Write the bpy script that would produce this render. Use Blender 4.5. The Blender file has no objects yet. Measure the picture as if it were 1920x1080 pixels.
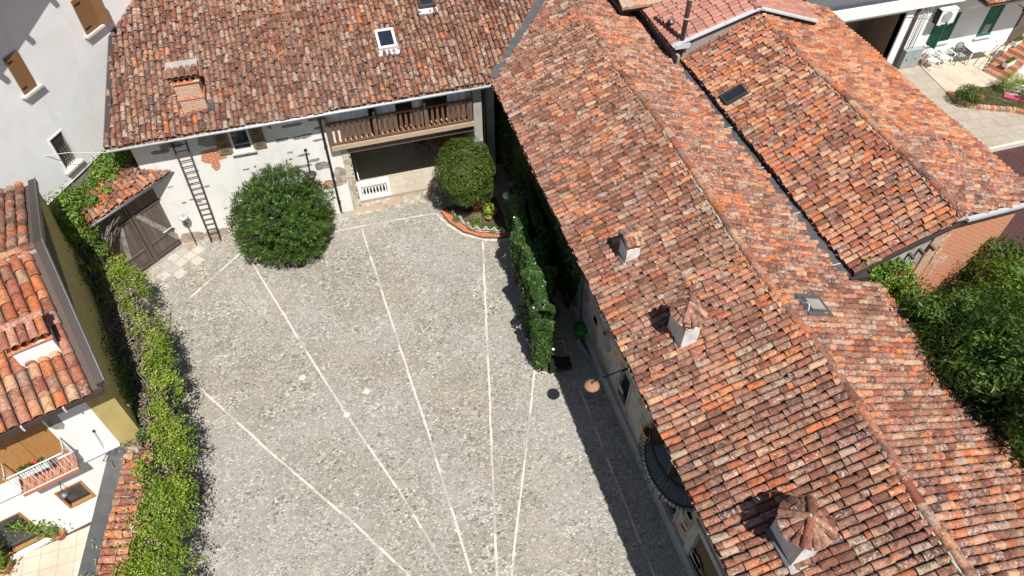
import bpy, math, random
import numpy as np
from mathutils import Vector, Matrix
R = math.radians
rng = np.random.default_rng(11)
random.seed(5)
S = bpy.context.scene
C = S.collection

# ------------------------------------------------------------------ camera, world, sun, exposure
FPX, HOR, AX, CH = 1360.0, 1590.0, -620.0, 20.0          # focal length in px of a 1920 px wide frame, horizon, vanishing point, height
_Y = np.array([AX, HOR, FPX]); _Y /= np.linalg.norm(_Y)
_Z = -np.array([0, -FPX * FPX / HOR, FPX]); _Z /= np.linalg.norm(_Z)
_X = -np.cross(_Y, _Z)
RM = np.array([_X, _Y, _Z])
cam = bpy.data.objects.new('camera', bpy.data.cameras.new('camera'))
C.objects.link(cam); S.camera = cam
cam.data.sensor_width = 36; cam.data.lens = FPX / 1920 * 36; cam.data.clip_end = 2000
mw = Matrix.Identity(4)
for r_ in range(3):
    mw[r_][0], mw[r_][1], mw[r_][2] = RM[r_][0], RM[r_][1], -RM[r_][2]
mw[2][3] = CH
cam.matrix_world = mw
W = bpy.data.worlds.new('World'); S.world = W; W.use_nodes = True
SUN = Vector((-.085, .60, -1.0)).normalized()            # the way sunlight travels
elev = math.asin(-SUN.z); az = math.atan2(-SUN.x, -SUN.y)
nt = W.node_tree; sk = nt.nodes.new('ShaderNodeTexSky'); sk.sky_type = 'NISHITA'; sk.sun_disc = False
sk.sun_elevation = elev; sk.sun_rotation = az
bg = nt.nodes['Background']; nt.links.new(sk.outputs[0], bg.inputs[0]); bg.inputs[1].default_value = 0.055
sun = bpy.data.objects.new('sun', bpy.data.lights.new('sun', 'SUN')); C.objects.link(sun)
sun.data.energy = 4.95; sun.data.angle = R(.5); sun.data.color = (1, .955, .90)
sun.rotation_euler = SUN.to_track_quat('-Z', 'Y').to_euler(); sun.location = (5, -20, 40)
S.view_settings.view_transform = 'Standard'; S.view_settings.look = 'None'
S.view_settings.exposure = 0.31; S.view_settings.gamma = 1

# ------------------------------------------------------------------ points from the survey of the photograph
def ray(px, py): return RM @ np.array([px - 960, 540 - py, FPX])
def G(px, py, z=0.0):
    d = ray(px, py); t = (z - CH) / d[2]; return Vector((d[0] * t, d[1] * t, z))
def PL(px, py, p0, n):
    o = np.array([0, 0, CH]); d = ray(px, py); n = np.array(n, float)
    t = np.dot(np.array(p0, float) - o, n) / np.dot(d, n); return Vector(o + d * t)
class Wall:                                               # vertical plane through p0, running at deg; local s along, h up, out towards the camera
    def __init__(s, x, y, deg):
        a = R(deg); s.p = Vector((x, y, 0)); s.e = Vector((math.cos(a), math.sin(a), 0)); s.n = Vector((math.sin(a), -math.cos(a), 0))
    def L(s, px, py):
        q = PL(px, py, s.p, s.n); return (q - s.p).dot(s.e), q.z
    def P(s, a, h, out=0.0): return s.p + s.e * a + s.n * out + Vector((0, 0, h))

# ------------------------------------------------------------------ materials
def mat(name, col, rough=.8, metal=0, fn=None, spec=.3):
    m = bpy.data.materials.new(name); m.use_nodes = True; t = m.node_tree; b = t.nodes['Principled BSDF']
    b.inputs['Base Color'].default_value = (*col, 1); b.inputs['Roughness'].default_value = rough
    b.inputs['Metallic'].default_value = metal; b.inputs['Specular IOR Level'].default_value = spec
    if fn: fn(NT(t, b))
    return m
class NT:
    def __init__(s, t, b): s.t = t; s.b = b; s.co = None
    def n(s, k, **kw):
        x = s.t.nodes.new(k)
        for a, v in kw.items(): setattr(x, a, v)
        return x
    def put(s, sock, v):
        if isinstance(v, bpy.types.NodeSocket): s.t.links.new(v, sock)
        elif isinstance(v, tuple) and len(v) == 3 and sock.type == 'RGBA': sock.default_value = (*v, 1)
        else: sock.default_value = v
    def pos(s, sc=(1, 1, 1)):
        if s.co is None: s.co = s.n('ShaderNodeNewGeometry').outputs['Position']
        if sc == (1, 1, 1): return s.co
        v = s.n('ShaderNodeVectorMath', operation='MULTIPLY'); s.put(v.inputs[0], s.co); v.inputs[1].default_value = sc
        return v.outputs[0]
    def noise(s, scale, det=3, rough=.55, vec=None, dist=0):
        x = s.n('ShaderNodeTexNoise'); s.put(x.inputs['Vector'], vec or s.pos()); x.inputs['Scale'].default_value = scale
        x.inputs['Detail'].default_value = det; x.inputs['Roughness'].default_value = rough; x.inputs['Distortion'].default_value = dist
        return x.outputs[0]
    def vor(s, scale, feat='F1', out='Distance', vec=None, rnd=1.0):
        x = s.n('ShaderNodeTexVoronoi', feature=feat); s.put(x.inputs['Vector'], vec or s.pos()); x.inputs['Scale'].default_value = scale
        x.inputs['Randomness'].default_value = rnd
        return x.outputs[out]
    def step(s, v, a, b, lo=0.0, hi=1.0):
        x = s.n('ShaderNodeMapRange', interpolation_type='SMOOTHSTEP'); s.put(x.inputs[0], v)
        for i, q in enumerate((a, b, lo, hi)): x.inputs[i + 1].default_value = q
        return x.outputs[0]
    def mix(s, f, a, b, mode='MIX'):
        x = s.n('ShaderNodeMix', data_type='RGBA', blend_type=mode); s.put(x.inputs[0], f); s.put(x.inputs[6], a); s.put(x.inputs[7], b)
        return x.outputs[2]
    def math(s, op, a, b=0.0, cl=False):
        x = s.n('ShaderNodeMath', operation=op, use_clamp=cl); s.put(x.inputs[0], a); s.put(x.inputs[1], b); return x.outputs[0]
    def ramp(s, f, stops, mode='LINEAR'):
        x = s.n('ShaderNodeValToRGB'); x.color_ramp.interpolation = mode; e = x.color_ramp.elements
        while len(e) < len(stops): e.new(.5)
        for q, (p, c) in zip(e, stops): q.position = p; q.color = (*c, 1)
        s.put(x.inputs[0], f); return x.outputs[0]
    def attr(s, name): return s.n('ShaderNodeAttribute', attribute_name=name).outputs['Fac']
    def col(s, c): s.put(s.b.inputs['Base Color'], c)
    def bump(s, h, st=.3, d=.01):
        x = s.n('ShaderNodeBump'); x.inputs['Strength'].default_value = st; x.inputs['Distance'].default_value = d
        s.put(x.inputs['Height'], h); s.t.links.new(x.outputs[0], s.b.inputs['Normal'])

def roof_mat(name, age, grey=(.30, .25, .21), warm=1.0):
    """clay tiles: every tile its own fired colour, then lichen, soot stains and white specks; age 0 fresh .. 1 very old"""
    def f(n):
        r = n.attr('rnd'); r2 = n.attr('rnd2')
        big = n.noise(.35, 2)
        base = n.ramp(r, [(0, (.50, .165, .07)), (.10, (.58, .225, .10)), (.2, (.38, .125, .06)), (.3, (.54, .26, .14)), (.38, (.46, .18, .09)), (.48, (.58, .35, .20)),
                          (.56, (.37, .13, .08)), (.66, (.47, .21, .14)), (.75, (.28, .10, .065)), (.84, (.52, .28, .17)), (.92, (.56, .185, .075))], 'CONSTANT')
        old = n.ramp(r2, [(0, (.18, .085, .06)), (.12, (.28, .15, .10)), (.24, (.35, .22, .15)), (.36, (.21, .09, .065)), (.5, (.32, .155, .105)),
                         (.64, (.11, .058, .045)), (.72, (.42, .32, .245)), (.80, (.26, .125, .085))], 'CONSTANT')
        big = n.noise(.75, 3, .6); w = n.math('ADD', n.math('MULTIPLY', big, 1.5), n.math('SUBTRACT', n.math('MULTIPLY', n.math('FRACT', n.math('MULTIPLY', r, 37.7)), .62), .22))
        wa = n.step(w, 1.12 - age * .75, 1.32 - age * .75)
        c = n.mix(n.math('MULTIPLY', wa, .88), base, old)
        stain = n.step(n.noise(6, 5, .75, vec=None), .49, .60)
        c = n.mix(n.math('MULTIPLY', stain, .25 + .6 * age), c, (.065, .042, .036))
        gl = n.step(n.math('ADD', n.noise(11, 4, .7), n.math('MULTIPLY', r2, .16)), .60, .72)
        c = n.mix(n.math('MULTIPLY', gl, .22 + .32 * age), c, grey)
        wl = n.step(n.math('ADD', n.noise(16, 3, .6), n.math('MULTIPLY', n.math('FRACT', n.math('MULTIPLY', r2, 13.3)), .22)), .75, .81)
        c = n.mix(n.math('MULTIPLY', wl, .4 + .3 * age), c, (.58, .55, .50))
        c = n.mix(.55, c, n.mix(n.step(n.noise(26, 4, .75), .34, .62), (.42, .38, .36), (1.15, 1.12, 1.1)), 'MULTIPLY')
        n.col(c); n.bump(n.noise(45, 4, .7), .5, .006)
    return mat(name, (.4, .2, .12), .92, fn=f, spec=.15)
def leaf_mat(name, a, b, c, rough=.5, spec=.35):
    def f(n):
        r = n.attr('rnd'); k = n.ramp(r, [(0, a), (.45, b), (.85, c), (1, tuple(min(1, q * 1.5) for q in c))])
        k = n.mix(n.step(n.noise(1.6, 2), .35, .65), k, n.mix(.5, k, a)); n.col(k)
        tr = n.n('ShaderNodeBsdfTranslucent'); n.put(tr.inputs[0], n.mix(.5, k, (.35, .5, .05)))
        mx = n.n('ShaderNodeMixShader'); mx.inputs[0].default_value = .22
        out = [q for q in n.t.nodes if q.type == 'OUTPUT_MATERIAL'][0]
        n.t.links.new(n.b.outputs[0], mx.inputs[1]); n.t.links.new(tr.outputs[0], mx.inputs[2]); n.t.links.new(mx.outputs[0], out.inputs[0])
    return mat(name, b, rough, fn=f, spec=spec)
def plaster(name, col, dirt=(.45, .42, .38), amt=.35, sc=.7, bump=.25):
    def f(n):
        c = n.mix(n.math('MULTIPLY', n.step(n.noise(sc, 5, .65, dist=.4), .42, .72), amt), col, dirt)
        c = n.mix(n.math('MULTIPLY', n.step(n.noise(sc * 7, 5, .7, vec=n.pos((1, 1, .16))), .48, .74), amt * .75), c, dirt); n.col(c)
        n.bump(n.noise(22, 5, .7), bump, .01)
    return mat(name, col, .9, fn=f, spec=.2)
def wood(name, a, b, vec=(14, 14, 1.2), rough=.75):
    def f(n):
        c = n.mix(n.step(n.noise(2.2, 5, .65, vec=n.pos(vec)), .3, .7), a, b)
        c = n.mix(n.math('MULTIPLY', n.attr('rnd'), .45), c, tuple(q * .6 for q in a)); n.col(c); n.bump(n.noise(5, 4, .6, vec=n.pos(vec)), .4, .006)
    return mat(name, a, rough, fn=f, spec=.25)
def bricks(name, a, b, mortar, sc=1.0, ax='x'):
    def f(n):
        sp = n.n('ShaderNodeSeparateXYZ'); n.put(sp.inputs[0], n.pos()); cb = n.n('ShaderNodeCombineXYZ')
        n.put(cb.inputs[0], n.math('ADD', sp.outputs[0], sp.outputs[1])); n.put(cb.inputs[1], sp.outputs[2])
        wv = n.n('ShaderNodeVectorMath', operation='ADD'); n.put(wv.inputs[0], cb.outputs[0])
        nz = n.n('ShaderNodeTexNoise'); nz.inputs['Scale'].default_value = 2.5; n.put(nz.inputs['Vector'], n.pos())
        ns = n.n('ShaderNodeVectorMath', operation='SCALE'); n.put(ns.inputs[0], nz.outputs['Color']); ns.inputs[3].default_value = .05
        n.put(wv.inputs[1], ns.outputs[0])
        x = n.n('ShaderNodeTexBrick'); n.put(x.inputs['Vector'], wv.outputs[0]); x.inputs['Scale'].default_value = sc
        x.inputs['Mortar Size'].default_value = .012; x.inputs['Brick Width'].default_value = .26; x.inputs['Row Height'].default_value = .075
        x.inputs['Color1'].default_value = (*a, 1); x.inputs['Color2'].default_value = (*b, 1); x.inputs['Mortar'].default_value = (*mortar, 1)
        c = n.mix(n.math('MULTIPLY', n.step(n.noise(3, 4, .7), .5, .75), .30), x.outputs[0], (.50, .40, .32)); n.col(c)
        n.bump(n.math('ADD', n.math('MULTIPLY', x.outputs[1], -1.0), n.noise(30, 3)), .6, .012)
    return mat(name, a, .9, fn=f, spec=.2)
def stones(name, cols, sc, mortar, edge=.06, bump=.6):
    def f(n):
        cc = n.vor(sc, out='Color'); sp = n.n('ShaderNodeSeparateColor'); n.put(sp.inputs[0], cc)
        c = n.ramp(sp.outputs[0], [(i / len(cols), q) for i, q in enumerate(cols)], 'CONSTANT')
        e = n.vor(sc, 'DISTANCE_TO_EDGE'); m = n.step(e, edge * .4, edge); c = n.mix(m, mortar, c)
        c = n.mix(.3, c, n.mix(n.noise(35, 3), (.4, .4, .4), (1, 1, 1)), 'MULTIPLY'); n.col(c); n.bump(n.math('ADD', m, n.noise(30, 3)), bump, .015)
    return mat(name, cols[0], .85, fn=f, spec=.25)
def cobble():
    def f(n):
        # river pebbles of several sizes bedded in pale mortar, patches of each washing into the next
        wv = n.n('ShaderNodeVectorMath', operation='ADD'); n.put(wv.inputs[0], n.pos())
        nz = n.n('ShaderNodeTexNoise'); nz.inputs['Scale'].default_value = 3.0; n.put(nz.inputs['Vector'], n.pos())
        ns = n.n('ShaderNodeVectorMath', operation='SCALE'); n.put(ns.inputs[0], nz.outputs['Color']); ns.inputs[3].default_value = .10
        n.put(wv.inputs[1], ns.outputs[0]); v = wv.outputs[0]
        cols = [(0, (.38, .35, .29)), (.10, (.20, .18, .145)), (.18, (.47, .435, .36)), (.30, (.29, .26, .20)), (.38, (.54, .505, .43)), (.46, (.35, .33, .285)), (.57, (.13, .12, .10)),
                (.64, (.44, .395, .31)), (.73, (.62, .59, .52)), (.755, (.33, .32, .285)), (.88, (.24, .19, .155)), (.92, (.48, .47, .42))]
        vs = n.n('ShaderNodeVectorMath', operation='MULTIPLY'); n.put(vs.inputs[0], v); vs.inputs[1].default_value = (1, 1.35, 1)
        def layer(sc, e0, e1):
            sp = n.n('ShaderNodeSeparateColor'); n.put(sp.inputs[0], n.vor(sc, out='Color', vec=vs.outputs[0]))
            return n.ramp(sp.outputs[0], cols, 'CONSTANT'), n.step(n.vor(sc, 'DISTANCE_TO_EDGE', vec=vs.outputs[0]), e0, e1)
        c1, m1 = layer(10.5, .05, .13); c2, m2 = layer(16, .06, .16)
        pick = n.step(n.noise(.9, 3, .6), .44, .52)
        c = n.mix(pick, c1, c2); m = n.math('ADD', n.math('MULTIPLY', m1, n.math('SUBTRACT', 1.0, pick)), n.math('MULTIPLY', m2, pick))
        sand = n.mix(n.noise(1.3, 3), (.43, .40, .33), (.39, .37, .32)); sand = n.mix(.4, sand, n.mix(n.noise(60, 3, .8), (.3, .3, .3), (1, 1, 1)), 'MULTIPLY')
        cover = n.step(n.noise(1.1, 6, .72, vec=n.pos((1, 1, 1))), .50, .68)
        m = n.math('MULTIPLY', m, n.math('SUBTRACT', 1.0, n.math('MULTIPLY', cover, .45)))
        rim = n.math('MULTIPLY', n.math('SUBTRACT', 1.0, n.math('ABSOLUTE', n.math('SUBTRACT', n.math('MULTIPLY', m, 2.0), 1.0))), .72); c = n.mix(m, sand, c); c = n.mix(rim, c, (.15, .135, .11))
        c = n.mix(n.math('MULTIPLY', n.step(n.noise(.45, 4, .6), .48, .72), .35), c, (.42, .32, .22))
        c = n.mix(n.step(n.noise(.3, 3), .40, .62, 0, .28), c, (.46, .46, .44))
        cl = n.step(n.noise(1.7, 4, .7), .46, .62); dk = n.vor(13, out='Color', vec=vs.outputs[0]); sd = n.n('ShaderNodeSeparateColor'); n.put(sd.inputs[0], dk)
        de = n.step(n.vor(13, 'DISTANCE_TO_EDGE', vec=vs.outputs[0]), .10, .20)
        c = n.mix(n.math('MULTIPLY', n.math('MULTIPLY', cl, de), n.step(sd.outputs[1], .66, .70, 0, .8)), c, (.115, .105, .085)); c = n.mix(n.math('MULTIPLY', de, n.step(sd.outputs[2], .86, .89, 0, .7)), c, (.62, .60, .54))
        n.col(c); n.bump(m, .85, .012)
    return mat('pebble paving', (.4, .38, .34), .7, fn=f, spec=.3)
M = dict(
 tA=roof_mat('old mixed roof tiles', .92), tB=roof_mat('weathered clay roof tiles', .70, (.36, .30, .26)), tC=roof_mat('orange roof tiles', .42, (.36, .31, .26)),
 tD=roof_mat('newer orange roof tiles', .22), tP=roof_mat('pinkish worn roof tiles', .60, (.50, .42, .38)), tR=roof_mat('ridge tiles', .52, (.34, .29, .26)),
 deck=mat('roof bed mortar', (.11, .085, .075), .95), cobble=cobble(),
 white=plaster('white lime plaster', (.78, .77, .74), (.50, .46, .40), .35), smooth=plaster('smooth white render', (.84, .84, .83), (.66, .65, .62), .45, .45, .12),
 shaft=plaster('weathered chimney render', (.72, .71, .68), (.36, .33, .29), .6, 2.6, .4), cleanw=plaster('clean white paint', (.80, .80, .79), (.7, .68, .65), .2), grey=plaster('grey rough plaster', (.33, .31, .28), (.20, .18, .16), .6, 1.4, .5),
 peel=plaster('flaking grey plaster', (.46, .45, .42), (.22, .13, .09), .95, .9, .5), yellow=plaster('yellow ochre plaster', (.50, .40, .15), (.34, .27, .12), .6, 1.1),
 concrete=plaster('concrete', (.42, .40, .36), (.24, .22, .2), .5, 2), lead=mat('grey metal flashing', (.17, .175, .185), .5, .55, lambda n: n.col(n.mix(n.noise(4, 4, .6), (.10, .10, .105), (.24, .245, .25)))),
 zinc=mat('pale zinc sheet', (.52, .56, .58), .55, .05, lambda n: n.col(n.mix(n.noise(5, 4, .6), (.40, .43, .45), (.66, .69, .70)))),
 brownm=mat('dark brown metal', (.075, .06, .055), .5, .3), iron=mat('black iron', (.03, .028, .027), .55, .5), rust=mat('brown painted pipe', (.10, .065, .055), .5, .2),
 stone=plaster('pale stone strip', (.64, .59, .51), (.40, .36, .29), .5, 5), stonep=plaster('greyed stone strip', (.54, .50, .43), (.30, .27, .23), .7, 7), stonew=stones('pale dressed stone', [(.52, .47, .37), (.60, .54, .43), (.45, .39, .29), (.56, .50, .40)], 2.6, (.38, .33, .25), .03),
 patchg=stones('bare field stones', [(.26, .25, .235), (.34, .33, .30), (.20, .19, .18), (.30, .28, .25)], 9, (.40, .38, .34), .05), rubble=stones('rubble stone', [(.42, .36, .28), (.52, .46, .37), (.33, .28, .22), (.47, .33, .24)], 4.5, (.42, .38, .31), .07),
 brick=bricks('red brick', (.60, .17, .06), (.50, .125, .045), (.66, .48, .34)), brickp=bricks('pale worn brick', (.58, .36, .22), (.50, .25, .15), (.56, .48, .38)),
 wd=wood('grey brown old boards', (.115, .088, .068), (.19, .15, .12)), wo=wood('weathered shutter wood', (.24, .16, .085), (.33, .24, .14)), wb=wood('stained balcony wood', (.17, .075, .04), (.26, .13, .075)),
 wl=wood('pale weathered beam', (.40, .30, .20), (.52, .42, .30), (1.2, 14, 14)), door=wood('orange brown door wood', (.36, .175, .06), (.44, .24, .09)), shut=mat('brown painted shutter', (.22, .115, .055), .55),
 dark=mat('dark interior', (.02, .018, .016), .9), glass=mat('window glass', (.018, .025, .035), .07, spec=.7), whitep=mat('white painted metal', (.78, .78, .77), .4), pla=mat('white plastic', (.80, .80, .79), .35),
 gpl=mat('grey green plastic', (.09, .125, .115), .4), seat=mat('pale grey green seat', (.26, .32, .31), .5), green=mat('green shutter paint', (.012, .135, .085), .45), lampc=plaster('rusty lamp enamel', (.36, .20, .13), (.22, .11, .07), .7, 9), gbin=mat('bright green plastic', (.02, .20, .02), .4),
 terra=plaster('terracotta', (.46, .19, .10), (.32, .15, .09), .5, 4), curt=mat('pale curtain cloth', (.74, .79, .82), .8), brownw=plaster('brown painted wall', (.30, .23, .185), (.11, .09, .08), .4), soil=plaster('garden soil', (.10, .08, .055), (.05, .045, .03), .7, 3),
 pink=mat('pink mat cloth', (.75, .06, .22), .7), boxg=mat('grey meter cabinet', (.30, .33, .33), .5), maroon=mat('maroon paving', (.10, .045, .042), .85), flower=mat('white blossom', (.72, .66, .62), .7), flowr=mat('red blossom', (.6, .03, .04), .6),
 lo=leaf_mat('oleander leaves', (.022, .052, .008), (.050, .105, .014), (.100, .175, .026), .45, .35), lb=leaf_mat('small round leaves', (.032, .062, .008), (.068, .112, .014), (.120, .165, .024)), lw=leaf_mat('wisteria leaves', (.075, .150, .010), (.190, .290, .018), (.360, .420, .06)),
 li=leaf_mat('glossy ivy leaves', (.018, .050, .010), (.042, .095, .018), (.085, .155, .040), .30, .5), lt=leaf_mat('feathery tree leaves', (.014, .040, .007), (.045, .098, .014), (.150, .235, .038)), lg=leaf_mat('grass blades', (.10, .12, .03), (.16, .17, .05), (.26, .24, .09)),
 lv=leaf_mat('vine leaves', (.045, .095, .010), (.110, .195, .020), (.21, .30, .040)), ldry=leaf_mat('dry leaves', (.30, .26, .10), (.42, .38, .16), (.5, .46, .25)),
 bark=plaster('bark', (.13, .105, .085), (.06, .05, .04), .7, 6, .6), barkp=plaster('pale bark', (.21, .175, .145), (.11, .09, .07), .6, 6, .6), core=mat('painted inner shade', (.012, .024, .008), .95),  # core: near-black green, the shade inside foliage put into its colour
)
def tilefloor(name, a, b, sz, grout, rot=0):
    def f(n):
        mp = n.n('ShaderNodeMapping'); n.put(mp.inputs[0], n.pos()); mp.inputs['Rotation'].default_value = (0, 0, R(rot))
        x = n.n('ShaderNodeTexBrick'); n.put(x.inputs['Vector'], mp.outputs[0]); x.offset = 0 if rot == 0 else .5; x.inputs['Scale'].default_value = 1
        x.inputs['Brick Width'].default_value = sz[0]; x.inputs['Row Height'].default_value = sz[1]; x.inputs['Mortar Size'].default_value = .012
        x.inputs['Color1'].default_value = (*a, 1); x.inputs['Color2'].default_value = (*b, 1); x.inputs['Mortar'].default_value = (*grout, 1)
        n.col(n.mix(n.step(n.noise(1.2, 5, .7), .4, .7, 0, .45), x.outputs[0], tuple(q * .62 for q in a))); n.bump(n.noise(25, 3), .2)
    return mat(name, a, .8, fn=f)
M['patio'] = tilefloor('beige patio tiles', (.56, .47, .37), (.60, .52, .42), (.45, .45), (.42, .35, .28)); M['slab'] = tilefloor('concrete slabs', (.40, .35, .28), (.44, .39, .32), (.62, .62), (.27, .235, .19), 9)
M['porch'] = tilefloor('porch stone slabs', (.52, .47, .38), (.46, .41, .32), (.75, .38), (.36, .31, .24), .01); M['maroon'] = tilefloor('maroon cobbles', (.115, .05, .048), (.08, .035, .034), (.22, .12), (.05, .025, .024), 20)

# ------------------------------------------------------------------ mesh builder
class MB:
    def __init__(s): s.V = []; s.F = []; s.M = []; s.r = []; s.r2 = []; s.sm = []; s.mats = []; s.nv = 0
    def mi(s, m):
        if isinstance(m, str): m = M[m]
        if m not in s.mats: s.mats.append(m)
        return s.mats.index(m)
    def add(s, vs, fs, m, smooth=False, rnd=None):
        k = s.nv; s.V.extend([tuple(v) for v in vs]); s.nv += len(vs); i = s.mi(m); a = random.random() if rnd is None else rnd; b = random.random()
        for f in fs: s.F.append(tuple(q + k for q in f)); s.M.append(i); s.r.append(a); s.r2.append(b); s.sm.append(smooth)
        return s
    def box(s, o, a, b, c, m, rnd=None):                      # corner o, three edge vectors
        o, a, b, c = map(Vector, (o, a, b, c)); v = [o, o + a, o + a + b, o + b, o + c, o + a + c, o + a + b + c, o + b + c]
        f = [(0, 3, 2, 1), (4, 5, 6, 7), (0, 1, 5, 4), (1, 2, 6, 5), (2, 3, 7, 6), (3, 0, 4, 7)]
        if a.cross(b).dot(c) < 0: f = [q[::-1] for q in f]
        return s.add(v, f, m, rnd=rnd)
    def bx(s, x0, x1, y0, y1, z0, z1, m, rnd=None): return s.box((x0, y0, z0), (x1 - x0, 0, 0), (0, y1 - y0, 0), (0, 0, z1 - z0), m, rnd)
    def wbox(s, w, a0, a1, h0, h1, o0, o1, m, rnd=None): return s.box(w.P(a0, h0, o0), w.e * (a1 - a0), w.n * (o1 - o0), (0, 0, h1 - h0), m, rnd)
    def prism(s, pts, d, m):                                  # planar polygon extruded by d
        n = len(pts); pts = [Vector(p) for p in pts]; d = Vector(d)
        return s.add(pts + [p + d for p in pts], [tuple(range(n)), tuple(range(2 * n - 1, n - 1, -1))] + [(i, i + n, (i + 1) % n + n, (i + 1) % n) for i in range(n)], m)
    def tube(s, pts, r, m, k=6, cap=True):
        pts = [Vector(p) for p in pts]; n = len(pts); rr = r if isinstance(r, (list, tuple)) else [r] * n; vs = []; up = Vector((0, 0, 1)); prev = None
        for i, p in enumerate(pts):
            t = (pts[min(i + 1, n - 1)] - pts[max(i - 1, 0)]).normalized()
            a = t.cross(up if abs(t.z) < .95 else Vector((1, 0, 0))).normalized() if prev is None else (prev - t * prev.dot(t)).normalized()
            prev = a; b = t.cross(a)
            vs += [p + (a * math.cos(2 * math.pi * j / k) + b * math.sin(2 * math.pi * j / k)) * rr[i] for j in range(k)]
        fs = [(i * k + j, i * k + (j + 1) % k, (i + 1) * k + (j + 1) % k, (i + 1) * k + j) for i in range(n - 1) for j in range(k)]
        if cap: fs += [tuple(range(k))[::-1], tuple(range((n - 1) * k, n * k))]
        return s.add(vs, fs, m, smooth=True)
    def lathe(s, o, prof, m, k=16, ax=(0, 0, 1)):             # prof: (radius, height)
        q = Vector(ax).to_track_quat('Z', 'Y'); o = Vector(o)
        vs = [o + q @ Vector((r * math.cos(2 * math.pi * j / k), r * math.sin(2 * math.pi * j / k), z)) for r, z in prof for j in range(k)]
        fs = [(i * k + j, i * k + (j + 1) % k, (i + 1) * k + (j + 1) % k, (i + 1) * k + j) for i in range(len(prof) - 1) for j in range(k)]
        fs += [tuple(range(k))[::-1], tuple(range((len(prof) - 1) * k, len(prof) * k))]
        return s.add(vs, fs, m, smooth=True)
    def barrel(s, lo, hi, n, r0, r1, m, k=6, th=.013, h=.8, rnd=None, conc=False):   # half-round clay tile from its wide low end to its narrow high end
        lo, hi, n = Vector(lo), Vector(hi), Vector(n).normalized(); v = (hi - lo).normalized(); u = v.cross(n).normalized(); sg = -1 if conc else 1
        def ring(c, r): return [c + u * (r * math.cos(math.pi * j / k)) + n * (sg * h * r * math.sin(math.pi * j / k)) for j in range(k + 1)]
        A, B_, I = ring(lo, r0), ring(hi, r1), ring(lo, r0 - th); w = k + 1; rn = random.random() if rnd is None else rnd
        s.add(A + B_, [(j, j + 1, w + j + 1, w + j) for j in range(k)], m, True, rn)
        s.r2[-k:] = [s.r2[-1]] * k
        s.add(A + I, [(j, w + j, w + j + 1, j + 1) for j in range(k)], m, False, rn)
        return s
    def build(s, name, parent=None, label=None, cat=None, group=None, kind=None):
        me = bpy.data.meshes.new(name); me.from_pydata(s.V, [], s.F)
        for m in s.mats: me.materials.append(m)
        me.polygons.foreach_set('material_index', s.M); me.polygons.foreach_set('use_smooth', s.sm)
        for nm, d in (('rnd', s.r), ('rnd2', s.r2)): me.attributes.new(nm, 'FLOAT', 'FACE').data.foreach_set('value', d)
        o = bpy.data.objects.new(name, me); C.objects.link(o)
        if parent: o.parent = parent
        return tag(o, label, cat, group, kind)
def tag(o, label=None, cat=None, group=None, kind=None):
    for k, v in (('label', label), ('category', cat), ('group', group), ('kind', kind)):
        if v: o[k] = v
    return o
def thing(name, loc, label, cat, group=None):
    o = bpy.data.objects.new(name, None); C.objects.link(o); o.empty_display_size = .3
    return tag(o, label, cat, group)                          # parts are built in world coordinates, so the Empty stays at the origin
def npmesh(name, V, F, m, rnd, rnd2=None, smooth=None, parent=None):
    me = bpy.data.meshes.new(name); n = len(F); k = F.shape[1]
    me.vertices.add(len(V)); me.vertices.foreach_set('co', V.astype(np.float32).ravel())
    me.loops.add(n * k); me.loops.foreach_set('vertex_index', F.astype(np.int32).ravel())
    me.polygons.add(n); me.polygons.foreach_set('loop_start', np.arange(0, n * k, k, dtype=np.int32)); me.polygons.foreach_set('loop_total', np.full(n, k, dtype=np.int32))
    me.update(calc_edges=True)
    if smooth is not None: me.polygons.foreach_set('use_smooth', smooth)
    for q in (m if isinstance(m, list) else [m]): me.materials.append(M[q])
    me.attributes.new('rnd', 'FLOAT', 'FACE').data.foreach_set('value', rnd.astype(np.float32))
    if rnd2 is not None: me.attributes.new('rnd2', 'FLOAT', 'FACE').data.foreach_set('value', rnd2.astype(np.float32))
    o = bpy.data.objects.new(name, me); C.objects.link(o)
    if parent: o.parent = parent
    return o

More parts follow.
